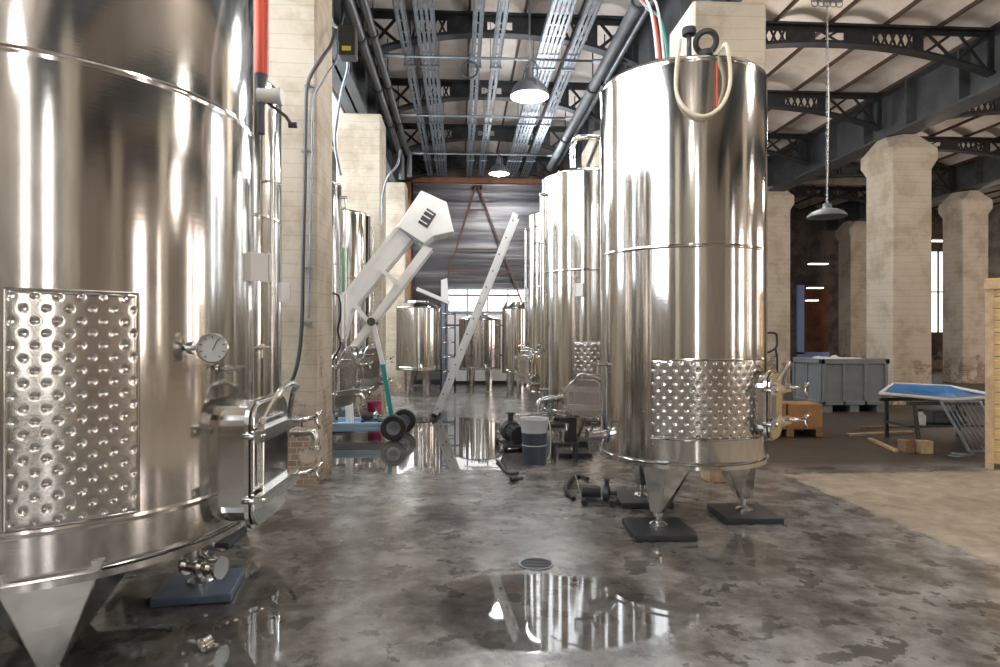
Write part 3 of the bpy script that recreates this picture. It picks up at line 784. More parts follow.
# ---------------------------------------------------------------- conveyor
YC = 9.5; DC = .34
t = thing('elevator_conveyor', 'white inclined elevator conveyor with hooded head on a pale blue wheeled cart', 'conveyor', (at(360, 335, YC).x, YC, 0))
org = Vector(t.location)
def P(px, py, dy=0): return at(px, py, YC)+Vector((0, dy, 0))-org
m = MB(); m.prism([P(399,228,-DC/2), P(343,299,-DC/2), P(342,341,-DC/2), P(346,339,-DC/2), P(352,313,-DC/2), P(413,241,-DC/2)], (0, DC, 0)); m.build('trough', WHITE, t, bevel=.012)
m = MB(); m.prism([P(399,226,-DC/2-.01), P(343,297,-DC/2-.01), P(345,301,-DC/2-.01), P(401,230,-DC/2-.01)], (0, DC+.02, 0)); m.build('trough_edge', OFFW, t)
m = MB(); m.prism([P(424,247,-DC/2), P(352,345,-DC/2), P(356,350,-DC/2), P(433,250,-DC/2)], (0, .05, 0)); m.prism([P(424,247,DC/2-.05), P(352,345,DC/2-.05), P(356,350,DC/2-.05), P(433,250,DC/2-.05)], (0, .05, 0))
for a in ((396,285,402,290), (372,318,378,322)): m.bar(P(a[0],a[1],-DC/2+.02), P(a[0],a[1],DC/2-.02), .05, .05)
m.build('return_rail', WHITE, t)
for a, b_ in (((381,270),(402,286)), ((356,305),(373,325))):
    m = MB(); m.bar(P(*a,-DC/2-.01), P(*b_,-DC/2-.01), .03, .06); m.build('cross_bracket', WHITE, t)
HD = [(398,229),(422,193.5),(447,205),(454,234),(434,238.5),(423,247)]
m = MB(); m.prism([P(*q,-DC/2-.05) for q in HD], (0, DC+.1, 0)); hd = m.build('head_hood', WHITE, t, bevel=.015)
m = MB(); m.prism([P(*q,-DC/2-.056) for q in ((419,225),(428,211),(437,217),(428,231))], (0, .012, 0)); m.build('hood_window', DARKFIT, hd)
m = MB()
for q in ((420,222),(423,217),(426,213)): m.bar(P(q[0],q[1],-DC/2-.062), P(q[0]+8,q[1]+5,-DC/2-.062), .02, .016)
m.build('window_bar', WHITE, hd)
m = MB(); m.bar(P(401,231,-DC/2-.06), P(424,246,-DC/2-.06), .03, .03); m.build('hood_joint', GALV, hd)
m = MB(); a = P(322,346,-.05); m.tube([P(333,340,-.1), P(345,352,-.1)], .15, 14); m.tube([P(324,350,-.1), P(336,352,-.1)], .10, 12); m.build('drive_motor', DARKFIT, t)
m = MB(); m.tube([P(373,322,-DC/2-.05), P(373,322,DC/2+.05)], .06, 12); m.build('roller', DARKFIT, t)
# legs and cart
m = MB(); m.bar(P(374,322,-.1), P(384,366,-.1), .06, .06); m.build('upper_strut', WHITE, t)
m = MB(); m.bar(P(383.5,364,-.1), P(392,413,-.1), .065, .065); m.build('lower_strut', TEAL, t)
w1 = P(396, 424.5, -.25); rw = 13*9.0/640
def wheel(c, r):
    m = MB(); m.lathe([(r*.55,-.05),(r*.9,-.055),(r,-.035),(r,.035),(r*.9,.055),(r*.55,.05)], c, 28, (0,1,0)); o = m.build('wheel', BLACK, t)
    m = MB(); m.lathe([(0,-.045),(r*.2,-.05),(r*.25,-.03),(r*.58,-.04),(r*.58,.04),(0,.04)], c, 24, (0,1,0)); m.build('wheel_hub', GALV, o)
c1 = Vector((w1.x, -.32, rw)); c2 = Vector((w1.x+.08, .42, rw)); wheel(c1, rw); wheel(c2, rw)
m = MB(); m.tube([c1, c2], .025, 8); m.build('axle', DARKFIT, t)
xl = P(334, 420).x
m = MB(); m.bb(xl, w1.x-.05, -.3, .35, .13, .19); m.bb(xl, w1.x+.05, -.3, -.24, .19, .25); m.bb(xl, w1.x+.05, .29, .35, .19, .25); m.build('cart_deck', BLUEP, t, bevel=.01)
m = MB(); m.tube([P(392,413,-.1), Vector((w1.x, -.1, rw))], .03, 8); m.build('axle_bracket', TEAL, t)
m = MB(); m.bar(P(347,348,-.1), Vector((P(350,348).x, -.1, .2)), .07, .07); m.bar(P(347,348,.1), Vector((P(350,348).x, .1, .2)), .07, .07); m.build('cart_post', WHITE, t)
m = MB(); m.tube(smooth_path([P(326,293,-.1), P(331,297,-.1), P(333,315,-.1), P(331,330,-.1), P(335,344,-.1)]), .014, 6); m.build('power_cable', BLACK, t)
# equipment on the cart: a small pump
def pumpset(label, loc, rz, s=1.0, body=FIT, motor=TEAL):
    t = thing('transfer_pump', label, 'pump', loc, rz, None)
    m = MB(); m.tube([(-.28*s,0,.22*s),(.02*s,0,.22*s)], .10*s, 16); m.tube([(-.31*s,0,.22*s),(-.28*s,0,.22*s)], .105*s, 16)
    for k in range(8):
        q = 2*PI*k/8; m.box((-.13*s, .10*s*math.cos(q), .22*s+.10*s*math.sin(q)), (.24*s, .012*s, .012*s))
    m.build('motor', motor, t)
    m = MB(); m.lathe([(0,-.08*s),(.12*s,-.07*s),(.14*s,-.02*s),(.14*s,.03*s),(.07*s,.07*s),(0,.07*s)], (.12*s,0,.22*s), 24, (1,0,0)); m.tube([(.18*s,0,.22*s),(.30*s,0,.22*s)], .04*s, 12); m.tube([(.12*s,0,.3*s),(.12*s,0,.46*s)], .04*s, 12); m.tube([(.12*s,0,.44*s),(.12*s,0,.46*s)], .06*s, 12); m.tube([(.28*s,0,.22*s),(.30*s,0,.22*s)], .06*s, 12); m.build('pump_body', body, t)
    m = MB(); m.box((-.02*s,0,.075*s), (.62*s,.3*s,.03*s)); m.box((-.15*s,0,.11*s), (.2*s,.14*s,.05*s)); m.build('base_frame', DARKFIT, t)
    for sx in (-1, 1):
        for sy in (-1, 1):
            m = MB(); m.lathe([(0,-.02*s),(.05*s,-.02*s),(.055*s,0),(.05*s,.02*s),(0,.02*s)], (-.02*s+sx*.24*s, sy*.17*s, .055*s), 16, (0,1,0)); m.build('wheel', BLACK, t)
    m = MB(); m.tube([(-.3*s,-.12*s,.09*s),(-.42*s,-.12*s,.5*s),(-.42*s,.12*s,.5*s),(-.3*s,.12*s,.09*s)], .014*s, 8); m.build('handle', FIT, t)
    return t
p = fl(366, 434); pumpset('small steel pump standing on the deck of the conveyor cart', (xl+org.x+.56, YC-.0, .205), 0, .5, FIT, DARKFIT)
pumpset('dark pump on a trolley between the tub and the second right tank', (.70, 8.45, 0), 1.75, 1.0, DARKFIT, BLACK)
p = fl(601, 506); pumpset('small pump on wheels half under the large right tank', (p.x, p.y+.05, 0), -.25, .5, DARKFIT, BLACK)
p = fl(395, 402); 
o = MB(); o.lathe([(.0,0),(.10,0),(.115,.3),(.12,.36),(.105,.36),(.1,.05),(0,.05)], seg=20); 
t = thing('plastic_crate', 'magenta bucket on the floor behind the conveyor wheels', 'bucket', (p.x, 11.0, 0)); o.build('bucket_body', MAG, t)
o = MB(); o.tube(smooth_path([(-.118,0,.33),(-.1,0,.47),(0,0,.53),(.1,0,.47),(.118,0,.33)]), .006, 6); o.build('bucket_handle', GALV, t)
t.name = 'bucket'

# ---------------------------------------------------------------- ladders
def ladder(name, label, a0, b0, half, side, mat, n, rail=(.07, .028)):
    a0 = Vector(a0); b0 = Vector(b0); side = Vector(side).normalized()
    t = thing(name, label, 'ladder', a0); d = b0-a0
    for s in (-1, 1):
        m = MB(); m.bar(side*half*s, d+side*half*s, rail[1], rail[0], side.cross(d)); m.build('rail', mat, t)
        m = MB(); m.bar(side*half*s-d.normalized()*.01, side*half*s+d.normalized()*.06, rail[1]+.012, rail[0]+.012, side.cross(d)); m.build('foot_cap', BLACK, t)
    for i in range(n):
        q = d*((i+.6)/n); m = MB(); m.tube([q-side*(half+.02), q+side*(half+.02)], .016, 8); m.build('rung', GALV if mat is not REDL else mat, t)
    return t
a = fl(436, 417); b_ = at(516, 216, 10.55)
ladder('ladder', 'long white ladder leaning edge-on against the farthest right tank', a+Vector((0,0,.03)), b_, .2, (.12, 1, 0), WHITE, 13, (.10, .03))
p = at(477, 186, 19.2); q = at(441, 297, 18.95); q2 = at(507, 262, 18.95)
t = thing('step_ladder', 'tall thin red A-shaped ladder in front of the sheet-clad end wall', 'ladder', (p.x, 19.2, 0))
ap = Vector((0, 0, p.z)); fa = (q-p)*(p.z/(p.z-q.z)); fb = (q2-p)*(p.z/(p.z-q2.z))
for f_, nm in ((fa, 'rail'), (fb, 'rail')):
    m = MB(); e_ = Vector((f_.x, -.15, .0)); m.bar(ap+Vector((.02 if f_.x > 0 else -.02, 0, 0)), e_, .04, .04); m.build(nm, REDL, t)
    m = MB(); m.bar(ap+Vector((.05 if f_.x > 0 else -.05, .12, 0)), e_+Vector((0, .3, 0)), .03, .03); m.build(nm, REDL, t)
for k in (.12, .32, .43, .55, .7, .85):
    m = MB(); m.bar(ap+(Vector((fa.x, -.15, 0))-ap)*k, ap+(Vector((fb.x, -.15, 0))-ap)*k, .03, .05); m.build('rung', REDL, t)
m = MB(); m.box(ap+Vector((0,.12,.0)), (.3, .4, .05)); m.build('ladder_head', REDL, t)
# tilted white chute behind the conveyor
a = at(417, 289, 18.6); b_ = at(450, 303, 18.6)
t = thing('chute', 'small tilted white chute on a post above the left small tank', 'chute', (b_.x-.2, 18.6, 0))
o0 = Vector(t.location)
m = MB(); m.bar(a-o0, b_-o0, .35, .10); m.build('chute_trough', WHITE, t)
m = MB(); m.bb(-.05, .05, .05, .15, 0, b_.z+.05); m.build('post', GALV, t)
m = MB(); m.prism([at(441,300,18.65)-o0, at(441,280,18.65)-o0, at(447,278,18.65)-o0, at(449,302,18.65)-o0], (0, .2, 0)); m.build('side_plate', WHITE, t)

# ---------------------------------------------------------------- bucket in the aisle
p = fl(536, 466); t = thing('tub', 'blue-grey plastic tub with clear upper band standing in the aisle', 'tub', (p.x, p.y+.16, 0))
r0 = .15
m = MB(); m.lathe([(0,.0),(r0*.86,.0),(r0*.9,.02),(r0*1.0,.36),(r0*1.02,.365),(r0*.97,.365)], seg=32); m.build('tub_body', TUBM, t)
m = MB(); m.lathe([(r0*1.0,.362),(r0*1.08,.50),(r0*1.14,.515),(r0*1.12,.53),(r0*1.04,.52),(r0*.97,.362)], seg=32); m.build('clear_band', TUBC, t)
m = MB(); m.torus((0,0,.22), (0,0,1), r0*.965, .006, 32, 6); m.build('rib_line', TUBC, t)
m = MB(); m.tube(smooth_path([(r0*1.1,0,.5),(r0*1.22,-.03,.4),(r0*1.2,-.05,.15),(r0*1.0,-.06,.06)]), .008, 6); m.build('tub_handle', OFFW, t)

# ---------------------------------------------------------------- floor drain and loose bits
p = fl(536, 564); t = thing('floor_drain', 'round slotted drain cover set in the wet floor', 'drain', (p.x, p.y, 0))
m = MB(); m.lathe([(.10,.001),(.115,.001),(.115,.006),(.10,.006),(.10,.001)], seg=32); m.build('drain_ring', GALV, t)
m = MB(); m.lathe([(0,.0015),(.10,.0015),(.10,.003),(0,.003)], seg=32); m.build('drain_pit', BLACK, t)
m = MB()
for k in range(-3, 4):
    hw = math.sqrt(.1**2-(k*.027)**2); m.box((0, k*.027, .005), (2*hw, .012, .004))
m.build('drain_grate', DARKFIT, t)
p = fl(205, 652); t = thing('pipe_clamp', 'small steel ring fitting lying on the wet floor near the biggest tank', 'fitting', (p.x, p.y, 0), .5)
m = MB(); m.lathe([(.034,-.02),(.042,-.02),(.042,.02),(.034,.02),(.034,-.02)], (0,0,.043), 20, (1,.5,.2)); m.build('clamp_ring', FIT, t)
m = MB(); m.box((.0,.05,.045), (.03,.025,.02)); m.tube([(0,.04,.03),(0,.07,.06)], .007, 6); m.build('clamp_screw', FIT, t)
p = fl(515, 482); t = thing('hose_nozzle', 'small black hose fitting on the floor in front of the tub', 'fitting', (p.x, p.y, 0), .4)
m = MB(); m.tube([(-.05,0,.03),(.03,0,.03)], .028, 10); m.tube([(.03,0,.03),(.09,0,.03)], .016, 8); m.build('nozzle', BLACK, t)

# ---------------------------------------------------------------- pipes, hoses, cables
def hose(name, label, pts, r, mat, cat='hose', n=6, seg=10, group=None):
    pts = [Vector(p) for p in pts]; o0 = pts[0].copy(); m = MB(); m.tube(smooth_path([p-o0 for p in pts], n), r, seg)
    o = m.build(name, mat, loc=o0); return tag(o, label, cat, group)
# beige hose looped over the large right tank
pth = [(678,57,.03),(676,75,.02),(677,95,.02),(686,110,.02),(703,117,.02),(719,109,.02),(728,92,.02),(730,72,.02),(725,60,.03)]
pts = [cyl(a, b_, CA, RA, c+.012) for a, b_, c in pth]
pts = [pts[0]+Vector((.09,.24,.14)), pts[0]+Vector((.04,.08,.13)), pts[0]+Vector((0,-.03,.09))]+[p+Vector((-.004,-.014,0)) for p in pts[1:-1]]+[pts[-1]+Vector((0,-.03,.09)), pts[-1]+Vector((.02,.1,.13)), pts[-1]+Vector((.03,.3,.14))]
hose('hose', 'beige hose looped down over the top edge of the large right tank', pts, .014, BEIGE)
pts = [cyl(717, y, CA, RA, .012) for y in (62, 75, 90, 107)]
hose('cord', 'thin copper-red cord hanging inside the loop of the beige hose', pts, .006, RED, 'cord')
# fittings on top of the large right tank
def on_top(px, dy=.22): 
    p = at(px, 55, CA[1]-RA*.75); return Vector((p.x, CA[1]-RA*.75+dy, 3.54))
p = cyl(689, 55, CA, RA, -.16); t = thing('vent_valve', 'black knobbed vent valve on top of the large right tank', 'valve', (p.x, p.y, 3.61))
m = MB(); m.tube([(0,0,-.02),(0,0,.16)], .02, 8); m.build('stem', DARKFIT, t)
m = MB(); m.lathe([(0,.14),(.05,.14),(.055,.16),(.05,.19),(0,.2)], seg=16); m.build('knob', BLACK, t)
p = cyl(706, 55, CA, RA, -.16); t = thing('lifting_ring', 'black lifting ring on top of the large right tank', 'ring', (p.x, p.y, 3.61))
m = MB(); m.torus((0,0,.085), (0.2,1,.5), .075, .022, 24, 8); m.build('ring', BLACK, t)
m = MB(); m.lathe([(0,-.02),(.05,-.02),(.05,.02),(0,.025)], seg=16); m.build('ring_base', BLACK, t)
for i, (px, col, ln, nm) in enumerate(((657, OFFW, .55, 'white'), (664, RED, .5, 'red'), (672, OFFW, .6, 'white curved'), (680, TEAL, .45, 'green'))):
    p = cyl(px-4*i, 58, CA, RA, -.14-.06*i); z = 3.635+.012*i
    hose('hose', ['thin white hose on top of the large right tank, farthest from the lifting ring', 'red hose rising from the top of the large right tank', 'white curved hose rising from the top of the large right tank beside the red one', 'green hose at the vent valve of the large right tank'][i],
         [(p.x, p.y, z-.03), (p.x-.02, p.y+.02, z+ln*.4), (p.x-.05, p.y+.08, z+ln*.8), (p.x-.12, p.y+.3, z+ln*1.3), (p.x-.14, p.y+1.2, z+ln*1.3+.9)], .010, col)
# red pipe with grey end above the second left tank
p = atx(261, 75, -1.42)
t = thing('red_pipe', 'vertical orange-red pipe coming down between the biggest tank and the pillar', 'pipe', (p.x, p.y, p.z))
m = MB(); m.tube([(0,0,0),(0,0,2.2)], .052, 16); m.build('pipe', RED, t)
m = MB(); m.lathe([(.052,.0),(.03,-.09),(.03,-.12),(0,-.12)], seg=16); m.build('reducer', DARKFIT, t)
m = MB(); m.tube([(-.02,0,-.15),(.12,0,-.15)], .055, 14); m.tube([(.12,0,-.15),(.15,0,-.15)], .065, 14); m.build('coupling', OFFW, t)
m = MB(); m.tube([(.05,0,-.2),(.18,-.02,-.3),(.22,-.02,-.36)], .012, 8); m.tube([(.2,-.02,-.36),(.26,-.02,-.36)], .022, 8); m.tube([(0,0,-.2),(0,0,-.42)], .028, 10); m.build('lever_arm', DARKFIT, t)
# black hose down the face of the first pillar
YH = 6.44
q = lambda px, py, dy=0: at(px, py, YH+dy)
hose('hose', 'long black hose running down the face of the first concrete pillar', [q(335,30,.5), q(331,45,.14), q(322,58), q(309,80), q(306,110), q(305,180), q(303,260), q(302,320), q(299,355), q(293,378), q(284,388)], .019, DARKFIT)
hose('plain_cable', 'grey cable strapped beside the black hose on the first pillar', [q(338,42,.5), q(336,60,.14), q(326,76), q(315,94), q(312.5,115), q(311.5,180), q(310,250), q(308.5,318)], .011, GALV, 'cable')  # ordinary cable fixed along the pillar face
for i, y in enumerate((85, 150, 268, 323)):
    p = q(306 if y > 90 else 309, y); m = MB(); m.box((0,0,0), (.10, .03, .02)); o = m.build('hose_clip', GALV, loc=p+Vector((0,.03,0))); tag(o, ['topmost', 'second', 'third', 'lowest'][i]+' clip holding the black hose on the first pillar', 'clip')
hose('plain_cable', 'black cable loop hanging from the corner of the first pillar', [at(324,293,7.36)+Vector((.03,0,0)), at(334,296,7.3)+Vector((.05,0,0)), at(336,315,7.3)+Vector((.05,0,0)), at(333,330,7.3)+Vector((.05,0,0)), at(336,345,7.3)+Vector((.05,0,0)), at(331,360,7.3)+Vector((.02,0,0))], .011, BLACK, 'cable')
# conduits along the left girder
for i, (px, r, dz, lab) in enumerate(((348, .08, 0, 'thick dark conduit, outer of the pair under the left girder'), (363, .07, .06, 'thick dark conduit, inner of the pair under the left girder'))):
    zz = 6.0+dz; k = (zz-EYE)*F/335.0; l = (px-500)/F; x = (l*CY+SY)*k
    t = thing('conduit', lab, 'pipe', (x, 6.6, zz))
    m = MB(); m.tube([(0,0,0),(0,9.3,0),(.05,9.5,-.1),(.05,9.55,-.6)], r, 12); m.build('pipe', DARKFIT, t)
    m = MB()
    m.build('sleeve', DARKFIT, t) if False else m.bm.free()
    for yy in (1.2, 3.2, 5.2, 7.2):
        m = MB(); m.lathe([(r, -.04),(r*1.25,-.04),(r*1.25,.04),(r,.04)], (0, yy, 0), 14, (0,1,0)); m.build('collar', IRON, t)
        m = MB(); m.bar((0, yy, r), (0, yy, ZC-zz), .02, .02); m.build('hanger', IRON, t)
for i, (pp, lab) in enumerate((([(334,44,7.5),(340,48,7.9),(345,66,8.4),(338,95,8.6),(332,140,8.9),(338,175,9.2)], 'thin grey cable drooping at the top of the first pillar'),
                              ([(398,150,11.5),(395,165,11.4),(385,178,11.4),(380,200,11.5),(380,225,11.5)], 'pale cable bending down at the second pillar'),
                              ([(325,8,7.9),(330,24,8.3),(337,26,8.6),(341,12,9.0),(343,4,9.4)], 'grey cable swagged across the top of the left girder'))):
    hose('plain_cable', lab, [at(a, b_, c)+Vector((.04,0,0)) for a, b_, c in pp], .02, GALV, 'cable')
p = atx(326, 22, -1.40); t = thing('junction_box', 'black junction box with yellow tag high on the first pillar', 'box', (p.x+.12, p.y+.62, p.z+.06))
m = MB(); m.box((0,0,0), (.2,.2,.34)); m.build('housing', BLACK, t, bevel=.015)
m = MB(); m.box((-.05,.12,0), (.1,.05,.3)); m.build('mounting_plate', GIRD, t)
m = MB(); m.box((0,-.104,-.1), (.1,.006,.05)); m.build('yellow_tag', plain('yellow_tag', (.55,.5,.05), .5), t)
# hoop under the first tie rod
p = at(469.5, 70, 10.5); t = thing('hoop', 'round metal hoop hanging from the first tie rod over the aisle', 'hoop', p)
m = MB(); m.torus((0,0,0), (.15,1,0), .13, .018, 28, 6); m.build('ring', DARKFIT, t)
m = MB(); m.tube([(0,0,.13),(0,.1,.3)], .01, 6); m.build('hanging_strap', GALV, t)
# pipework along the right girder and above the second right tank
for i, (px, zz, r, mat, lab) in enumerate(((640, 5.95, .09, GIRD, 'dark blue-grey conduit under the girder over the right tanks'), (652, 6.05, .05, GALV, 'pale pipe beside the dark conduit over the right tanks'))):
    k = (zz-EYE)*F/335.0; l = (px-500)/F; x = (l*CY+SY)*k
    t = thing('conduit', lab, 'pipe', (x, 7.4, zz)); m = MB(); m.tube([(0,0,0),(0,9.5,0)], r, 12); m.build('pipe', mat, t)
    for yy in (1.0, 4.0, 7.0):
        m = MB(); m.lathe([(r,-.03),(r*1.3,-.03),(r*1.3,.03),(r,.03)], (0,yy,0), 12, (0,1,0)); m.build('collar', IRON, t)
        m = MB(); m.bar((0,yy,r), (0,yy,ZC-zz), .02, .02); m.build('hanger', IRON, t)
for i, (xx, yy, lab) in enumerate(((CB[0]-.3, CB[1]-.35, 'steel vent pipe bent over on top of the second right tank'), (CC[0]-.3, CC[1]-.35, 'steel vent pipe bent over on top of the farthest right tank'))):
    hose('vent_pipe', lab, [(xx,yy,3.61),(xx,yy,3.85),(xx+.05,yy,3.98),(xx+.2,yy+.05,4.02),(xx+.5,yy+.1,4.1),(xx+.9,yy+.6,4.9)], .035, FIT, 'pipe')

# ---------------------------------------------------------------- right-hand side clutter
# plastic pallet box
YB = 12.0
a = at(822, 412, YB); b_ = at(887, 412, YB); top = at(822, 359, YB).z
t = thing('pallet_box', 'large grey plastic pallet box with ribbed sides in front of the big pillar', 'crate', (a.x, YB, 0))
Wb = b_.x-a.x; Db = 1.05; zb_ = .14
m = MB()
for (x0, x1, y0, y1) in ((0,Wb,0,.05),(0,Wb,Db-.05,Db),(0,.05,0,Db),(Wb-.05,Wb,0,Db)): m.bb(x0,x1,y0,y1,zb_,top-.02)
m.bb(0,Wb,0,Db,zb_,zb_+.06); m.build('box_wall', GREYP, t)
m = MB(); e_ = .035
for (x0, x1, y0, y1) in ((-e_,Wb+e_,-e_,.05),(-e_,Wb+e_,Db-.05,Db+e_),(-e_,.05,-e_,Db+e_),(Wb-.05,Wb+e_,-e_,Db+e_)): m.bb(x0,x1,y0,y1,top-.10,top)
m.build('rim', GREYP, t, bevel=.01)
m = MB()
for q_ in (0.03, .33*Wb, .66*Wb, Wb-.03): m.bb(q_-.03,q_+.03,-e_,0.0,zb_,top-.08)
for q_ in (0.03, Db/2, Db-.03): m.bb(-e_,0,q_-.03,q_+.03,zb_,top-.08)
m.bb(-e_,Wb+e_,-e_,0,zb_,zb_+.08); m.bb(-e_,0,-e_,Db+e_,zb_,zb_+.08); m.build('side_rib', GREYP, t, bevel=.008)
for q_ in (.12, Wb/2, Wb-.12):
    m = MB(); m.bb(q_-.09,q_+.09,0,Db,0,zb_); m.build('foot', GREYP, t)
m = MB()
def heap(u, v): return (.06+u*(Wb-.12), .06+v*(Db-.12), top-.10+.12*noise.noise((u*5, v*5, 1))+.08*math.sin(PI*u))
m.grid(heap, 14, 10); o = m.build('crumpled_film', plain('white_film', (.62,.63,.65), .35), loc=(a.x, YB, 0)); tag(o, 'crumpled white plastic film filling the grey pallet box', 'film')
# cardboard boxes on a wooden pallet
p = fl(797, 437); XP, YP = p.x-.10, p.y+.0
t = thing('wooden_pallet', 'low worn wooden pallet under the cardboard boxes', 'pallet', (XP, YP, 0), rad(-6))
for k in range(5):
    m = MB(); m.box((0, .08+.19*k, .125), (.95, .13, .022)); m.build('deck_board', WOODD, t)
for k in (-1, 0, 1):
    m = MB(); m.box((k*.42, .46, .06), (.1, .92, .105)); m.build('runner', WOODD, t)
def carton(dx, dy, w, d, h, z, label, rz=0):
    M_ = Matrix.Rotation(rad(-6), 3, 'Z'); v = M_ @ Vector((dx, dy, 0))
    t = thing('cardboard_box', label, 'box', (XP+v.x, YP+v.y, z), rad(-6)+rz, 'cardboard boxes on the pallet')
    m = MB(); m.box((0,0,h/2), (w,d,h)); m.build('carton', CARD, t, bevel=.008)
    for s in (-1, 1):
        m = MB(); m.box((0, s*d/4, h+.003), (w*.99, d/2*.97, .004)); m.build('flap', CARD, t)
    m = MB(); m.box((0, -d/2-.0015, h*.5), (.06, .002, h*.9)); m.build('tape', plain('tape', (.30,.19,.10), .3), t)
carton(-.28, .33, .50, .5, .34, .138, 'cardboard box on the pallet next to the tank, under the small carton')
carton(.25, .33, .50, .5, .33, .138, 'cardboard box at the outer end of the pallet, nothing on it')
carton(-.30, .36, .32, .34, .27, .486, 'small cardboard box stacked on top of another, beside the tank', .1)
# hand truck behind the boxes
p = at(775, 334, 10.2); t = thing('hand_truck', 'black hand truck handle standing up behind the boxes', 'hand truck', (p.x, 10.4, 0))
m = MB(); m.tube(smooth_path([(-.14,0,.15),(-.14,0,1.0),(-.13,-.02,1.48),(-.08,-.02,1.53),(.09,-.02,1.53),(.12,-.02,1.46),(.10,-.02,1.28),(-.12,0,1.17)],5), .018, 8); m.tube([(.14,0,.15),(.14,0,1.1),(.10,-.02,1.28)], .018, 8); m.build('frame', BLACK, t)
m = MB(); m.box((0,-.12,.02), (.4,.24,.012)); m.bar((-.14,0,.15),(-.14,0,.02),.03,.03); m.bar((.14,0,.15),(.14,0,.02),.03,.03); m.build('toe_plate', DARKFIT, t)
for s in (-1, 1):
    m = MB(); m.lathe([(0,-.03),(.12,-.03),(.13,0),(.12,.03),(0,.03)], (s*.22,.1,.13), 20, (1,0,0)); m.build('wheel', BLACK, t)
# upright timber crate at the right edge
a = fl(985, 468); Hc = at(985, 281, a.y).z
t = thing('timber_crate', 'tall yellow timber crate panelled with horizontal boards, cut by the right edge', 'crate', (a.x, a.y, 0), rad(-42))
Wc, Dc = 1.3, .9; n = 15
m = MB()
for k in range(n):
    z0 = .06+(Hc-.1)*k/n; h = (Hc-.1)/n-.008; off = R_.uniform(-.004,.004)
    m.bb(.03, Wc-.03, off+.02, off+.042, z0, z0+h)
m.build('front_panel', WOODY, t)
m = MB()
for k in range(n):
    z0 = .06+(Hc-.1)*k/n; h = (Hc-.1)/n-.008
    m.bb(.0+.02, .042, .05, Dc, z0, z0+h)
m.build('side_panel', WOODY, t)
for (x, y) in ((0,0),(Wc-.08,0),(0,Dc-.08),(Wc-.08,Dc-.08)):
    m = MB(); m.bb(x, x+.08, y, y+.08, 0, Hc); m.build('corner_post', WOODL, t)
m = MB(); m.bb(0,Wc,0,Dc,Hc,Hc+.03); m.build('lid', WOODY, t)
m = MB(); m.bb(-.01,Wc,-.02,0,Hc-.09,Hc); m.build('top_rail', WOODL, t)
# heap in front of the pillar: trestle, blue tray, racks, planks
YT = 8.4
zt = .62
c0 = at(880, 405, YT+.3); x0 = c0.x-.10
TZ = .66
t = thing('blue_tray', 'shallow bright blue tray with a white rim lying on the heap of racks', 'tray', (x0, YT, TZ))
A_, B_2, C_, D_ = Vector((0,.15,.03)), Vector((.75,-.2,-.03)), Vector((1.55,-.1,.0)), Vector((.75,.95,.10))
E_ = Vector((1.6,.85,.06))
def quadp(u, v):
    # outline: A -> B -> C along the front, D -> E along the back
    fr = A_.lerp(B_2, min(1,u*2)) if u < .5 else B_2.lerp(C_, (u-.5)*2)
    bk = A_.lerp(D_, min(1,u*2)) if u < .5 else D_.lerp(E_, (u-.5)*2)
    p = fr.lerp(bk, v); s_ = min(u*6, 1)*math.sin(PI*v)
    p.z += -.05*s_+.05*s_*noise.noise((u*6, v*3, 3)); return p
m = MB(); m.grid(quadp, 28, 14); o = m.build('tray_sheet', BLUE, t)
sm = o.modifiers.new('thick', 'SOLIDIFY'); sm.thickness = .01
m = MB(); m.tube([A_,B_2,C_,E_,D_,A_], .022, 8); m.build('tray_rim', OFFW, t)
m = MB(); m.hexa([A_.lerp(D_,.08)+Vector((.05,0,0)), D_, E_, C_+Vector((0,.3,0))], [p_+Vector((0,.03,.10)) for p_ in (A_.lerp(D_,.5)+Vector((0,0,-.04)), D_, E_, C_+Vector((0,.55,.0)))]); 
m.bm.free()
# trestle frame holding the tray
t = thing('trestle', 'dark metal trestle under the blue tray', 'trestle', (x0+.8, YT+.3, 0))
m = MB(); 
for yy in (-.28, .3): m.bar((-.5,yy,.56),(.8,yy,.56),.05,.05)
m.build('top_bar', DARKFIT, t)
for xx in (-.4, .7):
    for yy in (-.28, .3):
        m = MB(); m.bar((xx,yy,.54),(xx+.04,yy*1.15,0),.04,.04); m.build('leg', DARKFIT, t)
m = MB(); m.bb(-.45,.75,-.25,.28,.22,.25); m.build('shelf', DARKFIT, t)
def boxthing(name, label, cat, c, size, mat, rz=0, group=None, bev=.006):
    t = thing(name, label, cat, c, rz, group); return t
# junk on the trestle shelf
p = (x0+.55, YT+.1, .255); t = thing('plastic_canister', 'small white canister on the trestle shelf', 'canister', p)
m = MB(); m.lathe([(0,0),(.06,0),(.065,.02),(.065,.13),(.03,.16),(.025,.19),(0,.19)], seg=20); m.build('body', OFFW, t)
m = MB(); m.lathe([(0,.185),(.03,.185),(.03,.215),(0,.215)], seg=16); m.build('cap', BLACK, t)
t = thing('tool_case', 'black tool case on the trestle shelf', 'case', (x0+1.0, YT+.3, .255))
m = MB(); m.box((0,0,.09), (.5,.35,.17)); m.build('case_body', DARKFIT, t, bevel=.02)
m = MB(); m.tube([(-.08,-.18,.12),(-.08,-.21,.12),(.08,-.21,.12),(.08,-.18,.12)], .01, 6); m.build('handle', BLACK, t)
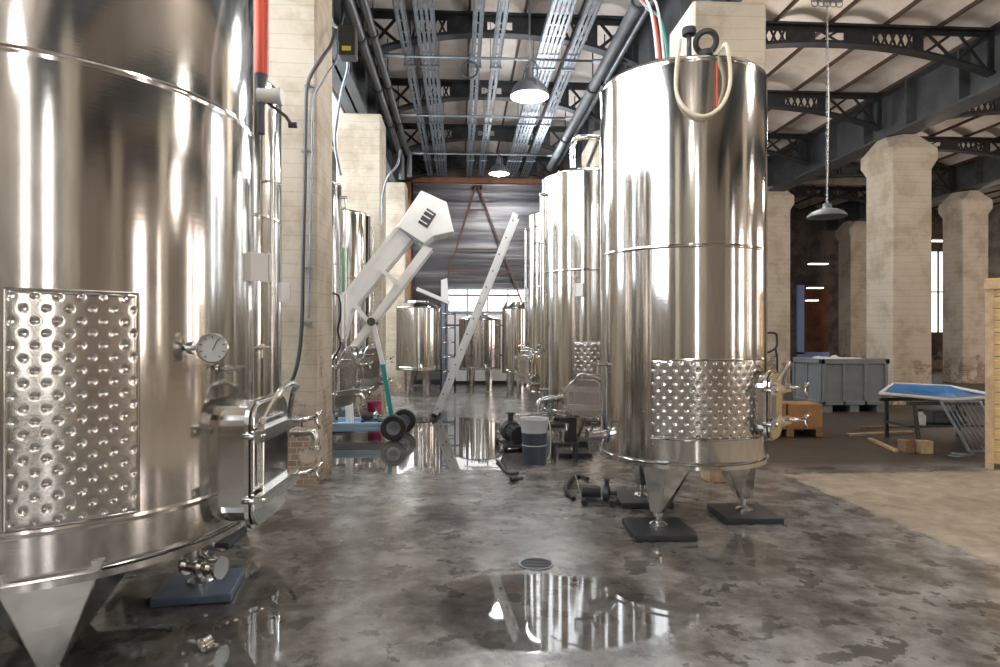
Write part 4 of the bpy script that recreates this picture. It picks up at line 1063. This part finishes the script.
# leaning grille racks
for j, (xa, ya, lab) in enumerate(((x0+.72, YT-.55, 'metal bar grille leaning on the heap, nearer the boxes'), (x0+1.3, YT-.6, 'metal bar grille leaning on the heap, next to the timber crate'))):
    t = thing('grille_rack', lab, 'rack', (xa, ya, 0), 0, 'bar grilles on the heap')
    top_ = Vector((-.18, .26, .62)); wv = Vector((.52, -.02, .0))
    m = MB()
    for k in (0, 1): m.bar(wv*k, wv*k+top_, .028, .028)
    m.bar(Vector((0,0,.0)), wv, .028, .028); m.bar(top_, top_+wv, .028, .028); m.build('frame', GALV, t)
    for k in range(1, 8):
        m = MB(); m.tube([wv*(k/8), wv*(k/8)+top_], .008, 6); m.build('bar', GALV, t)
# planks and blocks on the floor
def plank(label, a, b_, w=.1, h=.035, z=0, mat=WOODL):
    a = Vector(a); b_ = Vector(b_); m = MB(); m.bar(Vector((0,0,h/2)), b_-a+Vector((0,0,h/2)), w, h)
    o = m.build('plank', mat, loc=(a.x, a.y, a.z+z), bevel=.004); tag(o, label, 'plank', 'loose planks on the floor')
plank('long pale plank on the floor reaching toward the boxes', fl(848,436), fl(912,433), .07)
plank('short plank lying at an angle across the floor in front of the trestle', fl(870,440), fl(896,452), .06)
plank('thin dark plank on the floor behind the pale one', fl(858,429), fl(908,427), .06, mat=WOODD)
for i, (px, py, rz, lab) in enumerate(((910, 453, .2, 'brown wood block beside the trestle foot'), (928, 454, -.15, 'pale wood block standing next to the brown one'))):
    p = fl(px, py); m = MB(); m.box((0,0,.08), (.15,.14,.16)); o = m.build('wood_block', WOODD if i == 0 else WOODL, loc=(p.x,p.y+.07,0), bevel=.006); o.rotation_euler.z = rz; tag(o, lab, 'block', 'wood blocks on the floor')
p = fl(957, 458); pts = [Vector((p.x+.1*math.cos(k*.5)+.02*k/6, p.y+.1*math.sin(k*.5), .012+.002*k)) for k in range(26)]
hose('plain_cable', 'coil of grey wire on the floor beside the timber crate', pts, .008, GALV, 'wire', 2)
# low trunk of the far pump or bracket between floor and tank: bricks beyond the tank
p = fl(722, 480); t = thing('timber_block', 'rough timber block on the floor behind the large right tank', 'block', (p.x, p.y, 0))
m = MB(); m.box((0,0,.11), (.36,.24,.22)); m.build('block', WOODL, t, bevel=.01)
m = MB(); m.box((-.12,0,.225), (.1,.22,.01)); m.build('batten', WOODD, t)

# black stand and hoses between the tub and the right row
p = fl(566, 462)
t = thing('steel_stand', 'low black stand with an upright plate between the tub and the right row', 'stand', (p.x, p.y+.12, 0))
for sx in (-1, 1):
    for sy in (-1, 1):
        m = MB(); m.box((sx*.13, sy*.1, .1), (.03, .03, .2)); m.build('leg', DARKFIT, t)
m = MB(); m.box((0, 0, .215), (.3, .24, .03)); m.build('top_plate', DARKFIT, t, bevel=.004)
m = MB(); m.prism([(.0,-.1,.23),(.13,-.1,.23),(.13,-.1,.52),(-.06,-.1,.52),(-.06,-.1,.47),(.05,-.1,.45)], (0,.03,0)); m.build('upright_plate', BLACK, t)
m = MB(); m.tube([(-.02,-.02,.23),(-.02,-.02,.34)], .05, 14); m.tube([(-.02,-.02,.34),(-.02,-.02,.36)], .065, 14); m.build('filter_body', FIT, t)
pp = [fl(*q) for q in ((588,481),(579,478),(571,482),(566,492),(570,497),(574,501))]
hose('hose', 'black hose curling on the floor by the small wheeled pump', [Vector((q.x, q.y, .022)) for q in pp], .02, BLACK)
pp = [fl(*q) for q in ((497,462),(501,466),(505,472),(511,475),(518,474))]
hose('hose', 'short grey hose on the floor at the left of the tub', [Vector((q.x, q.y, .018)) for q in pp], .016, DARKFIT)

# ---------------------------------------------------------------- light
for (x, y, z, e, c) in ((.6,-6.5,6.0,160,(1,.97,.93)), (1.5,2.2,5.2,200,(1,.98,.95)), (1.6,7.6,5.0,180,(.97,.98,1)), (1.6,12.1,4.9,200,(.95,.97,1)), (1.9,15.4,5.6,120,(.9,.95,1)),
                        (6.4,4.2,5.0,330,(1,.93,.84)), (5.4,10.8,5.0,200,(1,.92,.84)), (6.2,14.6,5.0,90,(1,.9,.8)), (12.8,4,5,200,(1,.9,.8)), (12.8,11,5,130,(1,.88,.76)), (12.8,17,5,90,(1,.88,.76)), (18,21,5,60,(1,.88,.76))):
    point('hall_fill', (x, y, z), e*1.12, .3, c)  # bare point lights without fittings, added to brighten hall and ceiling
w = bpy.data.worlds.new('world'); sc.world = w; w.use_nodes = True
w.node_tree.nodes['Background'].inputs[0].default_value = (.9,.95,1,1); w.node_tree.nodes['Background'].inputs[1].default_value = .6
sc.view_settings.view_transform = 'Standard'; sc.view_settings.look = 'None'; sc.view_settings.gamma = 1; sc.view_settings.use_curve_mapping = False
sc.view_settings.exposure = -.5
